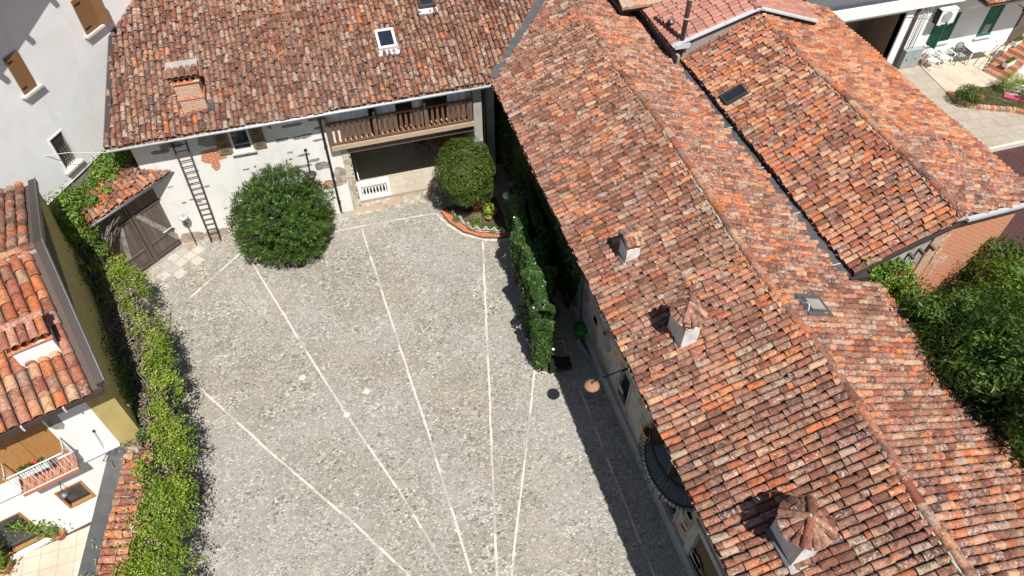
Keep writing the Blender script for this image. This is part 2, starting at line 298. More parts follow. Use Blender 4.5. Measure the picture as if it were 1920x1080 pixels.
# ------------------------------------------------------------------ tiled roofs
def warp(x, y): return .035 * np.sin(.55 * y + .4 * x) + .02 * np.sin(1.3 * y - .9 * x + 1) + .012 * np.sin(3.1 * x + 2.3 * y)
def tiles(name, O, u, v, nu, nv, keep, m, parent, pitch=.18, course=.355, frag=.16, mess=1.0, wp=1.0, seed=1, r0=None, lab=None):
    """O eave corner, u along the eave, v up the slope; every tile a half-round with its own tilt, length and slip, and gutter tiles between the rows"""
    g = np.random.default_rng(seed); O = np.array(O, float); u = np.array(u, float); v = np.array(v, float); v /= np.linalg.norm(v); u /= np.linalg.norm(u)
    n = np.cross(u, v); n = n if n[2] > 0 else -n
    K = 6; T = []; r0 = r0 or pitch * .47
    ncol = int(nu / pitch)
    for i in range(ncol):
        s = (i + .5) * pitch; t = -.05 + g.uniform(-.03, .03) * mess; last = nv
        while t < nv:
            L = course * g.uniform(.90, 1.10)
            if g.random() < frag: L = course * g.uniform(.28, .62)
            L = min(L, nv - t + .02)
            if L < .04: break
            T.append((s + g.normal(0, .006 * mess), t, L, g.normal(0, .012 * mess), g.uniform(.93, 1.05), g.random(), g.random(), g.normal(0, .006 * mess), 0))
            t += L
        if i:
            t = -.09 + g.uniform(-.02, .02)
            while t < nv:
                L = course * g.uniform(.9, 1.1); T.append((i * pitch + g.normal(0, .004), t, min(L, nv - t + .02), 0, 1.0, g.random(), g.random(), 0, 1)); t += L
    T = np.array(T); mid = O + np.outer(T[:, 0], u) + np.outer(T[:, 1] + T[:, 2] / 2, v)
    ok = keep(mid[:, 0], mid[:, 1]); T = T[ok]; N = len(T)
    ang = np.pi * np.arange(K + 1) / K; cs, sn = np.cos(ang), np.sin(ang)
    cv = T[:, 8] == 0
    def ring(tt, rad, lift, hh):
        S_ = T[:, 0:1] + cs[None] * rad[:, None] + (T[:, 3] * (tt - T[:, 1]))[:, None] * 3
        H = np.where(cv[:, None], lift[:, None] + sn[None] * rad[:, None] * hh, lift[:, None] - sn[None] * rad[:, None] * .6)
        P = O + S_[..., None] * u + tt[:, None, None] * v + H[..., None] * n
        P[..., 2] += warp(P[..., 0], P[..., 1]) * wp; return P
    lo = T[:, 1]; hi = T[:, 1] + T[:, 2] + .035; rr = r0 * T[:, 4]
    ra = np.where(cv, rr, r0 * .95); rb = np.where(cv, rr * .86, r0 * .95)
    la = np.where(cv, .066 + T[:, 7], .030); lb = np.where(cv, .030 + T[:, 7], .020)
    A = ring(lo, ra, la, .88); B_ = ring(hi, rb, lb, .88); D = A.copy(); I = ring(lo, ra - .016, la, .88)
    Vv = np.concatenate([A, B_, D, I], 1); w = K + 1
    f = np.array([[j, j + 1, w + j + 1, w + j] for j in range(K)] + [[2 * w + j, 3 * w + j, 3 * w + j + 1, 2 * w + j + 1] for j in range(K)])
    F = (np.arange(N)[:, None, None] * 4 * w + f[None]).reshape(-1, 4)
    sm = np.tile(np.array([True] * K + [False] * K), N)
    o = npmesh(name, Vv.reshape(-1, 3), F, m, np.repeat(T[:, 5], 2 * K), np.repeat(T[:, 6], 2 * K), sm, parent)
    if lab: o['label'] = lab
    return o
def ridge(name, a, b, m, parent, r=.105, L=.40, wp=1.0, sag=.05, n=(0, 0, 1)):
    """half-round caps along a ridge on a ragged mortar bed"""
    B = MB(); a, b = Vector(a), Vector(b); d = (b - a); k = max(1, int(d.length / L)); d = d / k; side = d.normalized().cross(Vector(n)).normalized()
    pt = [a + d * i + side * (math.sin(i * .35) * sag + random.uniform(-.012, .012)) + Vector((0, 0, float(warp(a.x + d.x * i, a.y + d.y * i)) * wp + math.sin(i * .21) * sag * .5)) for i in range(k + 1)]
    for i in range(k):
        q = pt[i]; e = pt[i + 1] + (pt[i + 1] - q) * .08; rr = r * random.uniform(.94, 1.08)
        B.barrel(q + Vector((0, 0, .03)), e, n, rr, rr * .9, m, k=8, th=.016)
    nb = MB()
    for i in range(k * 3):
        q = pt[i // 3].lerp(pt[i // 3 + 1], (i % 3) / 3); w = r * random.uniform(1.05, 1.5)
        nb.box(q - side * w + Vector((0, 0, -.10)), side * 2 * w + Vector((0, 0, 0)), d / 3 * random.uniform(.8, 1.15), (0, 0, random.uniform(.07, .11)), 'concrete')
    o = B.build(name, parent); nb.build('mortar_bed', o); return o

# ------------------------------------------------------------------ foliage
def leaves(name, P, Nn, size, m, parent=None, asp=.42, jit=.6, droop=0.0, g=rng, rnd=None):
    N = len(P); Nn = Nn + g.normal(0, jit, (N, 3)); Nn /= np.linalg.norm(Nn, axis=1)[:, None] + 1e-9
    t = g.normal(0, 1, (N, 3)); t[:, 2] -= droop; t -= Nn * np.sum(t * Nn, 1)[:, None]; t /= np.linalg.norm(t, axis=1)[:, None] + 1e-9
    b = np.cross(Nn, t); L = size * g.uniform(.65, 1.3, N)[:, None]; w = L * asp
    V = np.stack([P - t * L * .5, P + b * w * .5 + Nn * L * .08, P + t * L * .5, P - b * w * .5 + Nn * L * .08], 1).reshape(-1, 3)
    F = np.arange(N * 4).reshape(-1, 4)
    return npmesh(name, V, F, m, (g.random(N) if rnd is None else rnd), parent=parent)
def lump(dirs, seed, amp=.12, fr=2.2):
    g = np.random.default_rng(seed); o = np.zeros(len(dirs))
    for k in range(9):
        w = g.normal(0, fr * (1 + k * .28), 3); o += np.sin(dirs @ w + g.uniform(0, 6.28)) / (1 + k * .3)
    return 1 + amp * o / 2.2
def shell(c, rad, N, seed, amp=.12, depth=.22, fr=2.4, zmin=-1.0):
    g = np.random.default_rng(seed); d = g.normal(0, 1, (N, 3)); d /= np.linalg.norm(d, axis=1)[:, None]; d = d[d[:, 2] > zmin]
    f = lump(d, seed, amp, fr) * (1 - np.abs(g.normal(0, depth, len(d))) * .8 + .04)
    return np.array(c) + d * np.array(rad) * f[:, None], d
def core(B, c, rad, s, seed, m='core', amp=.12):  # solid lumpy hull; its dark colour paints the shade in the leaf gaps
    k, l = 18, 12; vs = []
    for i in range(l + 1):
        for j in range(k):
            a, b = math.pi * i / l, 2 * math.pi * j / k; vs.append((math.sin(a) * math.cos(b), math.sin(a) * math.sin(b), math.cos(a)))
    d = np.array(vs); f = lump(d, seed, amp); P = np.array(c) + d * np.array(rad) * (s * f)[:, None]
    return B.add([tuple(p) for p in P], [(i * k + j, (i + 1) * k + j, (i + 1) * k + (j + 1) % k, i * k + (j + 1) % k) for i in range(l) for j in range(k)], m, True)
def clumps(c, rad, nc, per, cr, seed, flat=.6):
    """leaf clusters spread through a crown's outer volume"""
    g = np.random.default_rng(seed); d = g.normal(0, 1, (nc, 3)); d /= np.linalg.norm(d, axis=1)[:, None]
    cc = np.array(c) + d * np.array(rad) * (g.uniform(.55, 1.08, nc) * lump(d, seed, .16))[:, None]
    q = g.normal(0, 1, (nc, per, 3)) * np.array([1, 1, flat]) * cr * g.uniform(.6, 1.3, nc)[:, None, None]
    P = (cc[:, None] + q).reshape(-1, 3); Nn = q.reshape(-1, 3) / cr * .6 + np.repeat(d, per, 0) * .5 + np.array([0, 0, .5])
    return P, Nn, np.repeat(g.random(nc), per)

exec_order = []
def wallg(B, w, s0, s1, h0, h1, t, holes, m, o=0.0):
    """wall slab behind its face with rectangular openings (a0, a1, b0, b1)"""
    xs = sorted({s0, s1} | {min(max(q, s0), s1) for h in holes for q in h[:2]}); zs = sorted({h0, h1} | {min(max(q, h0), h1) for h in holes for q in h[2:4]})
    for i in range(len(zs) - 1):
        run = None
        for j in range(len(xs)):
            solid = j < len(xs) - 1 and not any(h[0] < (xs[j] + xs[j + 1]) / 2 < h[1] and h[2] < (zs[i] + zs[i + 1]) / 2 < h[3] for h in holes)
            if solid and run is None: run = xs[j]
            if not solid and run is not None: B.wbox(w, run, xs[j], zs[i], zs[i + 1], o - t, o, m, .5); run = None
def frame(B, w, a0, a1, b0, b1, wd, o0, o1, m):
    B.wbox(w, a0, a1, b1 - wd, b1, o0, o1, m); B.wbox(w, a0, a1, b0, b0 + wd, o0, o1, m)
    B.wbox(w, a0, a0 + wd, b0 + wd, b1 - wd, o0, o1, m); B.wbox(w, a1 - wd, a1, b0 + wd, b1 - wd, o0, o1, m)
def blob(B, w, a, h, ra, rh, m, o=.012, k=13, rot=0):
    """irregular bare patch standing a few mm proud of the plaster"""
    pts = []; c, s_ = math.cos(rot), math.sin(rot)
    for i in range(k):
        q = 2 * math.pi * i / k; f = random.uniform(.72, 1.12); x, y = ra * f * math.copysign(abs(math.cos(q)) ** .7, math.cos(q)), rh * f * math.copysign(abs(math.sin(q)) ** .7, math.sin(q))
        pts.append(w.P(a + x * c - y * s_, h + x * s_ + y * c, o))
    B.prism(pts, -w.n * (o + .01), m)
def rslab(B, pts, m='deck', th=.10):
    B.prism([Vector(p) for p in pts], (0, 0, -th), m)

# ================================================================== ground
MB().bx(-140, 160, -120, 200, -.6, -.03, 'soil').build('ground', kind='structure')
B = MB(); B.prism([(-9.2, 4, .0), (6.7, 4, .0), (6.7, 23.2, .0), (-5.9, 23.2, 0), (-10.2, 19.6, 0), (-7.0, 12.6, 0), (-8.0, 8, 0)], (0, 0, -.02), 'cobble'); B.build('courtyard_paving', kind='structure')
def strip(name, pts, w=.066, z=.004, m='stone', seg=.55):
    B = MB()
    for a, b in zip(pts[:-1], pts[1:]):
        a, b = Vector((a[0], a[1], 0)), Vector((b[0], b[1], 0)); d = b - a; k = max(1, round(d.length / seg)); cuts = sorted([0, 1] + [(i + random.uniform(-.2, .2)) / k for i in range(1, k)])
        sd = Vector((-d.y, d.x, 0)).normalized()
        for t0, t1 in zip(cuts[:-1], cuts[1:]):
            ww = w * random.uniform(.85, 1.12); e = .010 / d.length; o = sd * random.uniform(-.010, .010)
            p, q = a + d * (t0 + e) - sd * ww / 2 + o, a + d * (t1 - e) - sd * ww / 2 + o
            B.prism([p + Vector((0, 0, z)), q + Vector((0, 0, z)), q + sd * ww + Vector((0, 0, z)), p + sd * ww + Vector((0, 0, z))], (0, 0, -.004), random.choice([m, m, m, 'concrete', 'stonep']))
    return B.build(name, kind='structure')
gp = lambda l: [tuple(G(*p))[:2] for p in l]
for l in [[(358, 557), (450, 475)], [(350, 705), (520, 860), (662, 980), (770, 1082)], [(472, 492), (560, 635), (648, 775)], [(655, 785), (745, 915), (847, 1084)], [(678, 428), (733, 600), (800, 802), (884, 1076)],
          [(905, 452), (917, 720), (932, 1084)], [(1003, 692), (984, 862), (958, 1086)], [(1078, 706), (1150, 890), (1230, 1088)], [(628, 434), (720, 416), (818, 400)]]:
    strip('paving_strip', gp(l))
strip('paving_strip', gp([(818, 400), (838, 420), (865, 438), (905, 449), (940, 451), (962, 447)]), .11, .005, seg=.3)
strip('paving_strip', gp([(1003, 682), (1008, 690), (1020, 698), (1045, 700), (1060, 692)]), .11, .005, seg=.3)
strip('paving_strip', gp([(962, 447), (985, 500), (1000, 580), (1003, 682)]), .09, .005, seg=.4)
for px, py in ((567, 708), (650, 778), (688, 734)):
    c = G(px, py); B = MB(); a, b = Vector((.13, .02, 0)), Vector((-.02, .13, 0))
    B.prism([c + Vector((0, 0, .009)) + q for q in (a, b, -a, -b)], (0, 0, -.009), 'stone'); B.build('paving_stone', kind='structure')
# flat slabs before the gate, the stone kerb along the back house, the raised footing along the long house
B = MB(); g0 = Wall(-6.39, 22.24, 39)
for i in range(7):
    a = -2.7 + i * .40
    for j in range(2 + (i % 2)):
        B.wbox(g0, a + .012, a + .385, .0, .012, .10 + j * .42, .10 + j * .42 + .40 + random.uniform(-.04, 0), random.choice(['stonep', 'rubble', 'concrete', 'stonep']))
B.build('gate_threshold', kind='structure')
B = MB(); B.prism([(-.2, 21.75, .014), (5.3, 21.75, .014), (5.3, 22.42, .014), (-.2, 22.42, .014)], (0, 0, -.02), 'rubble'); B.build('stone_path', kind='structure')

# ================================================================== long farm building on the right
lx0, lz0, rx, rz, ex, ez = 5.72, 5.2, 9.3, 6.63, 13.2, 4.95
ls = (rz - lz0) / (rx - lx0); rs = (rz - ez) / (ex - rx)
T = thing('farm_building', (0, 0, 0), 'long two storey farm building with mossy red tile roof filling the right half', 'building', None)
w = Wall(6.6, 26, -90); sy = lambda y: 26 - y
B = MB(); wallg(B, w, 0, 30, 0, 5.35, .45, [(sy(10.75), sy(10.1), .85, 2.25), (sy(7.7), sy(6.1), 2.86, 4.95), (sy(7.15), sy(6.55), .55, 1.85), (sy(5.55), sy(4.35), .02, 2.1)], 'peel')
B.wbox(w, 0, 30, 0, .55, 0, .10, 'concrete', .5)
B.bx(12.35, 12.75, -4, 26, 0, 4.9, 'peel')
B.prism([(6.7, -4, 5.3), (12.6, -4, 4.9), (9.3, -4, 6.3)], (0, .4, 0), 'peel'); B.bx(6.6, 12.7, -4, -3.6, 0, 5.28, 'peel')
for _ in range(46): blob(B, w, random.uniform(13, 22), random.uniform(.5, 4.8), random.uniform(.15, .6), random.uniform(.1, .4), random.choice(['grey', 'rubble', 'brickp', 'grey', 'brickp']), rot=random.uniform(-.4, .4), o=.010)
B.build('wall', T)
B = MB(); B.bx(6.9, 7.0, 4.3, 10.9, 0, 5, 'dark'); B.build('room_dark', T)
B = MB()
rslab(B, [(lx0, -4, lz0 + .0), (lx0, 21.6, lz0), (lx0 + .9, 22.55, lz0 + .9 * ls), (rx, 25.6, rz), (rx, -4, rz)]); rslab(B, [(rx + .001, -4, rz), (rx + .001, 30, rz), (12.05, 30, rz - (12.05 - rx) * rs), (12.05, 9.6, rz - (12.05 - rx) * rs), (12.05, -4, rz - (12.05 - rx) * rs)]); rslab(B, [(12.051, -4, rz - (12.05 - rx) * rs), (12.051, 9.6, rz - (12.05 - rx) * rs), (ex, 9.6, ez), (ex, -4, ez)])
rslab(B, [(rx - 1.8, 25.6, rz - 1.8 * ls), (rx, 25.6, rz), (rx, 30, rz), (rx - 1.8, 30, rz - 1.8 * ls)])
roof = B.build('roof', T)
vy = lambda x: 21.62 + (x - 5.7) * 1.04
tiles('roof_tiles', (lx0 - .04, -3.9, lz0 + .005), (0, 1, 0), (1, 0, ls), 32, math.hypot(rx - lx0, rz - lz0), lambda x, y: y < vy(x) - .05, 'tB', roof, seed=3, pitch=.178, course=.375, frag=.16)
tiles('roof_tiles', (ex + .04, -3.9, ez + .005), (0, 1, 0), (-1, 0, rs), 34, math.hypot(rx - ex, rz - ez), lambda x, y: (x < 12.10) | (y < 9.7), 'tP', roof, seed=4, pitch=.178, course=.36, frag=.15)
ridge('ridge_caps', (rx, -4, rz + .05), (rx, 29, rz + .05), 'tR', roof, r=.115, L=.46, sag=.07)
B = MB(); B.bx(lx0 - .03, lx0 + .05, -4, 21.55, lz0 - .13, lz0 - .02, 'wl'); B.bx(lx0 + .05, 6.6, -4, 21.8, lz0 - .12, lz0 - .08, 'wd')
for i in range(46): B.bx(lx0 + .05, 6.6, -3.8 + i * .55, -3.7 + i * .55, lz0 - .24, lz0 - .12, 'wd')
B.build('eaves_board', T)
# openings of the courtyard wall
B = MB(); frame(B, w, sy(10.83), sy(10.02), .77, 2.33, .09, -.02, .03, 'concrete'); f = B.build('window', T, 'small barred window beside the lamp bracket')
B = MB()
for i in range(1, 5): a = sy(10.75) + i * .13; B.tube([w.P(a, .8, -.06), w.P(a, 2.28, -.06)], .012, 'iron', 5)
for i in range(1, 5): B.tube([w.P(sy(10.77), .85 + i * .28, -.075), w.P(sy(10.08), .85 + i * .28, -.075)], .010, 'iron', 5)
B.build('grille', f); MB().wbox(w, sy(10.78), sy(10.07), .83, 2.27, -.16, -.12, 'glass').build('pane', f)
B = MB(); frame(B, w, sy(7.22), sy(6.48), .48, 1.92, .08, -.02, .03, 'concrete'); f = B.build('window', T, 'small dark window below the curved balcony'); MB().wbox(w, sy(7.2), sy(6.5), .5, 1.9, -.16, -.12, 'glass').build('pane', f)
B = MB(); frame(B, w, sy(5.80), sy(4.10), -.1, 2.38, .24, -.02, .06, 'peel'); f = B.build('door', T, 'brown louvred door in a broad grey frame')
B = MB(); B.wbox(w, sy(5.55), sy(4.35), .03, 2.1, -.14, -.10, 'wd')
for i in range(24): B.wbox(w, sy(5.50), sy(4.40), .1 + i * .082, .14 + i * .082, -.1, -.07, 'wo')
B.build('louvres', f)
B = MB(); B.wbox(w, sy(7.7), sy(6.9), 2.87, 4.93, -.2, -.15, 'wd'); B.box(w.P(sy(6.9), 2.88, -.05), w.e * .12 + w.n * .62, w.e * .04 - w.n * .01, (0, 0, 2.0), 'wd'); B.box(w.P(sy(7.7), 2.88, -.03), -w.e * .12 + w.n * .62, -w.e * .04, (0, 0, 2.0), 'wd'); B.build('balcony_door', T)
# bowed iron balcony
def arc(z, k=18, ra=1.14, ro=.86, yc=7.05): return [Vector((6.6 - ro * math.sin(math.pi * i / k) ** .8, yc + ra * math.cos(math.pi * i / k), z)) for i in range(k + 1)]
B = MB(); B.prism([p for p in arc(2.84)], (0, 0, -.16), 'boxg'); bal = B.build('balcony', T)
B = MB(); B.tube(arc(2.88, ra=1.11, ro=.83), .016, 'iron', 5); B.tube(arc(3.72, ra=1.08, ro=.80), .022, 'iron', 5); B.tube(arc(3.60, ra=1.08, ro=.80), .012, 'iron', 5)
A0, A1 = arc(2.85, 30, 1.11, .83), arc(3.72, 30, 1.08, .80)
for p, q in zip(A0, A1):
    o = Vector(((p.x - 6.6) * .22, (p.y - 7.05) * .18, 0)); B.tube([p, p + Vector((0, 0, .12)) + o * .8, p + Vector((0, 0, .30)) + o, p.lerp(q, .62) + o * .35, q], .009, 'iron', 5, False)
for p in A0[::2]:
    o = Vector((p.x - 6.6, p.y - 7.0, 0)).normalized(); B.tube([p + o * (.10 * (1 - math.cos(a))) + Vector((0, 0, -.09 * math.sin(a) - .02)) for a in [j * .9 for j in range(8)]], .008, 'iron', 4, False)
B.build('railing', bal)

# chimneys of the long roof
NL = (-ls, 0, 1)
def RL(px, py): return PL(px, py, (lx0, 0, lz0 + .09), NL)
def chimney(parent, c, wx, wy, hz, zb, cap, label, brickc=True, cs=1.0):
    """rendered stack; c = near left corner of the shaft on the roof, cap 'gable' or 'radial'"""
    B = MB(); x, y = c.x, c.y; zt = c.z + hz
    B.bx(x, x + wx, y, y + wy, zb, zt, 'shaft')
    for i in range(7): B.bx(x - .12 + random.uniform(0, .4), x + wx * random.uniform(.5, 1) + .06, y - .13 - random.uniform(0, .06), y, c.z - .14, c.z + random.uniform(-.02, .05), 'concrete')
    B.bx(x - .07, x + wx + .05, y - .09, y, c.z - .12, c.z + .03, 'concrete'); B.bx(x - .10, x, y, y + wy, c.z - .15, c.z + .02, 'lead')
    cx, cy = x + wx / 2, y + wy / 2
    for px_, py_ in ((0, 0), (1, 0), (0, 1), (1, 1), (.5, 0), (.5, 1)):
        B.bx(x + (wx - .07) * px_, x + (wx - .07) * px_ + .07, y + (wy - .07) * py_, y + (wy - .07) * py_ + .07, zt, zt + .13, 'brick')
    B.bx(x + .06, x + wx - .06, y + .06, y + wy - .06, zt - .02, zt + .13, 'dark'); z = zt + .13
    if cap == 'gable':
        B.bx(x - .04, x + wx + .04, y - .04, y + wy + .04, z, z + .04, 'brick')
        k = 4; step = (wx + .12) / k; hy = wy / 2 + .10
        for i in range(k):
            u = x - .06 + (i + .5) * step
            B.barrel((u, cy - hy, z + .06), (u, cy + .03, z + .22), (0, -.4, 1), step * .56, step * .46, 'tA'); B.barrel((u, cy + hy, z + .06), (u, cy - .03, z + .22), (0, .4, 1), step * .56, step * .46, 'tA')
        B.prism([(x - .07, cy - hy + .04, z + .04), (x - .07, cy + hy - .04, z + .04), (x - .07, cy, z + .19)], (wx + .14, 0, 0), 'deck')
        B.barrel((x - .08, cy, z + .21), (x + wx + .08, cy, z + .22), (0, 0, 1), .075, .07, 'tA')
    else:
        r = cs; n = 14; B.lathe((cx, cy, z - .01), [(r * .80, 0), (r * .86, .03), (r * .2, .26), (.02, .30)], 'deck', 14)
        for i in range(n):
            a = 2 * math.pi * i / n + .2; d = Vector((math.cos(a), math.sin(a), 0)); rr = r * random.uniform(.94, 1.06)
            mid = Vector((cx, cy, z)) + d * rr * .52 + Vector((0, 0, .19))
            B.barrel(Vector((cx, cy, z + .05)) + d * rr, mid, d * .4 + Vector((0, 0, 1)), .095 * r / .5, .062, 'tA'); B.barrel(mid - Vector((0, 0, .0)) + d * .06, Vector((cx, cy, z + .33)) + d * .05, d * .4 + Vector((0, 0, 1)), .075, .045, 'tA')
        for a in (.9, 2.5, 4.1, 5.6):
            d = Vector((math.cos(a), math.sin(a), 0)); B.barrel(Vector((cx, cy, z + .15)) + d * r * .98, Vector((cx, cy, z + .42)) + d * .02, d * .4 + Vector((0, 0, 1)), .085, .06, 'tR')
        B.lathe((cx, cy, z + .30), [(.10, 0), (.11, .05), (.07, .12), (.02, .14)], 'concrete', 9)
    o = B.build('chimney', parent); o['label'] = label; return o
chimney(roof, RL(1172, 494), .38, .46, .50, 5.2, 'gable', 'small white chimney with a gabled tile cap')
chimney(roof, RL(1274, 658), .40, .72, .78, 5.2, 'radial', 'white chimney with a round fan of tiles, middle of the long roof', cs=.43)
chimney(roof, RL(1482, 1061), .46, .80, .78, 5.2, 'radial', 'largest white chimney with round tile fan near the bottom edge', cs=.53)
# roof hatch on the far slope
def sloped(par, name, c, u, v, n, du, dv, h, mfr, mgl, fr=.07, lab=None):
    u, v, n = Vector(u).normalized(), Vector(v).normalized(), Vector(n).normalized(); c = Vector(c) - n * .06; B = MB(); o = c - u * du / 2 - v * dv / 2
    B.box(o, u * du, v * fr, n * h, mfr); B.box(o + v * (dv - fr), u * du, v * fr, n * h, mfr); B.box(o + v * fr, u * fr, v * (dv - 2 * fr), n * h, mfr); B.box(o + v * fr + u * (du - fr), u * fr, v * (dv - 2 * fr), n * h, mfr)
    f = B.build(name, par, lab); MB().box(o + (u + v) * fr, u * (du - 2 * fr), v * (dv - 2 * fr), n * (h - .03), mgl).build('pane', f)
    return f
c = PL(1524, 576, (rx, 0, rz + .1), (rs, 0, 1)); nR = Vector((rs, 0, 1)).normalized(); vR = Vector((-1, 0, rs)).normalized()
f = sloped(roof, 'roof_hatch', c, (0, 1, 0), vR, nR, .46, .62, .20, 'lead', 'grey', .05, 'open grey metal roof hatch beside the ridge')
MB().box(c - vR * .40 - Vector((0, .34, 0)), (0, .68, 0), vR * .85, nR * .09, 'lead').build('flashing', f)
B = MB(); B.tube([c + vR * .42 + nR * (.05 + .16 * math.sin(a)) + Vector((0, .12 * math.cos(a) - .1, 0)) for a in [i * .6 for i in range(9)]], .016, 'zinc', 6); B.build('handle', f)
# valley flashing between the two roofs
B = MB(); a, b = Vector((5.68, 21.58, lz0 + .15)), Vector((9.35, 25.45, rz + .17)); d = (b - a); sd = Vector((d.y, -d.x, 0)).normalized()
for i in range(6): B.box(a + d * i / 6 - sd * .15 + Vector((0, 0, .004 * (i % 2))), sd * .30, d / 6.02, (0, 0, .03), 'lead')
B.build('valley_flashing', roof)
# gutter between long roof and barn
B = MB(); B.bx(12.06, 12.84, 9.9, 30, 5.30, 5.345, 'lead'); B.bx(12.58, 12.62, 9.9, 30, 5.345, 5.39, 'lead')
for i in range(9): B.bx(12.065, 12.575, 10.3 + i * 2.1, 10.33 + i * 2.1, 5.345, 5.352, 'zinc')
B.bx(12.42, 13.0, 9.72, 10.0, 5.1, 5.30, 'brownm'); B.build('valley_gutter', T)
B = MB(); B.tube([(13.22, -4, 4.93), (13.24, 9.6, 4.93)], .055, 'brownm', 8); B.build('gutter', T)

# ================================================================== back house with porch and loggia
y0, z0, sl = 21.54, 5.2, .37
T = thing('farmhouse', (0, 0, 0), 'white plastered farmhouse with mossy tile roof, porch and wooden loggia across the top', 'house')
w = Wall(-6.66, 22.14, 0); hx = lambda x: x + 6.66
l0, h0_ = w.L(425, 236); l1, h1_ = w.L(473, 276); wb0 = w.L(430, 287)[1]
win = (l0, l1 - .02, h1_ - .02, h0_ + .45)
B = MB(); wallg(B, w, -.1, hx(-.02), 0, 5.33, .5, [win], 'white'); wp = hx(-.02)
# gable side and back
B.bx(-6.76, -6.4, 22.64, 30, 0, 5.5, 'grey'); B.bx(-6.4, 5.7, 29.6, 30, 0, 7, 'grey')
L = w.L
def pt(px, py, ra, rh, m='patchg', rot=.02, **k):
    a, h = L(px, py); blob(B, w, a, h, ra, rh, m, rot=rot, **k)
for q in [(546, 235, .42, .065), (595, 222, .32, .09), (528, 262, .26, .075), (568, 256, .36, .085), (505, 238, .07, .07), (500, 230, .05, .05), (598, 262, .25, .05), (570, 290, .24, .06), (590, 300, .24, .07), (566, 312, .36, .075), (545, 298, .07, .05),
          (462, 317, .12, .03), (595, 240, .14, .05), (605, 310, .30, .18), (620, 345, .35, .25), (356, 346, .10, .03), (345, 380, .08, .04), (370, 320, .06, .03), (478, 312, .05, .04)]: pt(*q)
for q in [(262, 266, .55, .12), (320, 272, .40, .14), (300, 285, .3, .08)]: pt(*q)
pt(398, 292, .42, .30, 'brick', o=.014); pt(404, 306, .16, .30, 'brick', o=.016); pt(400, 262, .60, .30, 'grey', o=.011); pt(612, 345, .30, .10, 'brick', o=.015); pt(640, 330, .25, .5, 'rubble', o=.013)
for i in range(26): blob(B, w, random.uniform(.1, 6.3), random.uniform(.06, .30), random.uniform(.2, .5), random.uniform(.10, .28), 'rubble', o=.016 + i * .0005)
for i in range(22): blob(B, w, random.uniform(.3, 6.2), random.uniform(.5, 3.6), random.uniform(.04, .12), random.uniform(.02, .05), random.choice(['patchg', 'rubble', 'grey']), o=.012)
B.build('wall', T)
# stone quoins at the porch corner
B = MB()
for i in range(15): B.wbox(w, wp + .0, wp + (.30 if i % 2 else .24), .02 + i * .205, .215 + i * .205, -.42, .03 + random.uniform(0, .012), 'stonew')
B.wbox(w, wp - .03, wp + .32, 3.09, 3.30, -.4, .05, 'cleanw'); B.wbox(w, wp, wp + .20, 3.30, 5.2, -.42, .0, 'cleanw'); B.build('pier', T)
# porch
B = MB(); B.bx(.26, 5.3, 22.42, 26.3, -.02, .14, 'porch'); B.build('porch_floor', T)
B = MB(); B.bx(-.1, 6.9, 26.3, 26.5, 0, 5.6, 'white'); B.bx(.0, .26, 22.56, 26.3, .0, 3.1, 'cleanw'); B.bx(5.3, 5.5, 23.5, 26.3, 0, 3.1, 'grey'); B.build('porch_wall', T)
B = MB(); B.bx(-.05, 5.5, 22.2, 26.3, 3.16, 3.26, 'wd')
for i in range(9): B.bx(.3 + i * .6, .42 + i * .6, 22.3, 26.3, 3.02, 3.16, 'wd')
B.bx(.22, 5.05, 22.05, 22.25, 2.86, 3.06, 'wd'); B.build('porch_beam', T)
B = MB()
for i in range(5): B.bx(-.30 + i * 1.06, .75 + i * 1.06, 21.92 + .0, 22.3, 3.27, 3.37, 'wl')
B.bx(-.3, 5.02, 22.3, 24.2, 3.28, 3.36, 'wl'); B.bx(-.32, 5.02, 21.86, 21.92, 3.22, 3.40, 'wl'); B.build('loggia_floor', T)
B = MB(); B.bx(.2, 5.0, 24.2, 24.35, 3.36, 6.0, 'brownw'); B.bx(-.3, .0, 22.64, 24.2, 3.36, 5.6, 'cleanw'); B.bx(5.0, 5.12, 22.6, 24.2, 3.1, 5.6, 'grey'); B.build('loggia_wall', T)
B = MB(); B.bx(-.30, 4.92, 21.93, 22.0, 4.30, 4.37, 'wb'); B.bx(-.30, 4.92, 21.93, 21.99, 3.42, 3.48, 'wb')
n = 27
for i in range(n):
    x = -.22 + i * (5.05 / (n - 1))
    B.prism([(x - .05, 21.945, 3.48), (x + .05, 21.945, 3.48), (x + .035, 21.945, 3.62), (x + .052, 21.945, 3.80), (x + .035, 21.945, 4.30), (x - .035, 21.945, 4.30), (x - .052, 21.945, 3.80), (x - .035, 21.945, 3.62)], (0, .03, 0), 'wb')
for x in (-.30, 1.38, 3.22, 4.90): B.bx(x - .05, x + .05, 21.90, 22.0, 3.2, 4.46, 'wd'); B.lathe((x, 21.95, 4.46), [(.05, 0), (.06, .03), (.04, .08), (.01, .10)], 'boxg', 8)
B.build('railing', T)
B = MB()
for x in (1.42, 3.26): B.bx(x - .06, x + .06, 22.1, 22.24, 3.37, 5.3, 'brownm')
B.bx(-.2, 5.0, 22.1, 22.24, 5.12, 5.28, 'wd'); B.build('loggia_post', T)
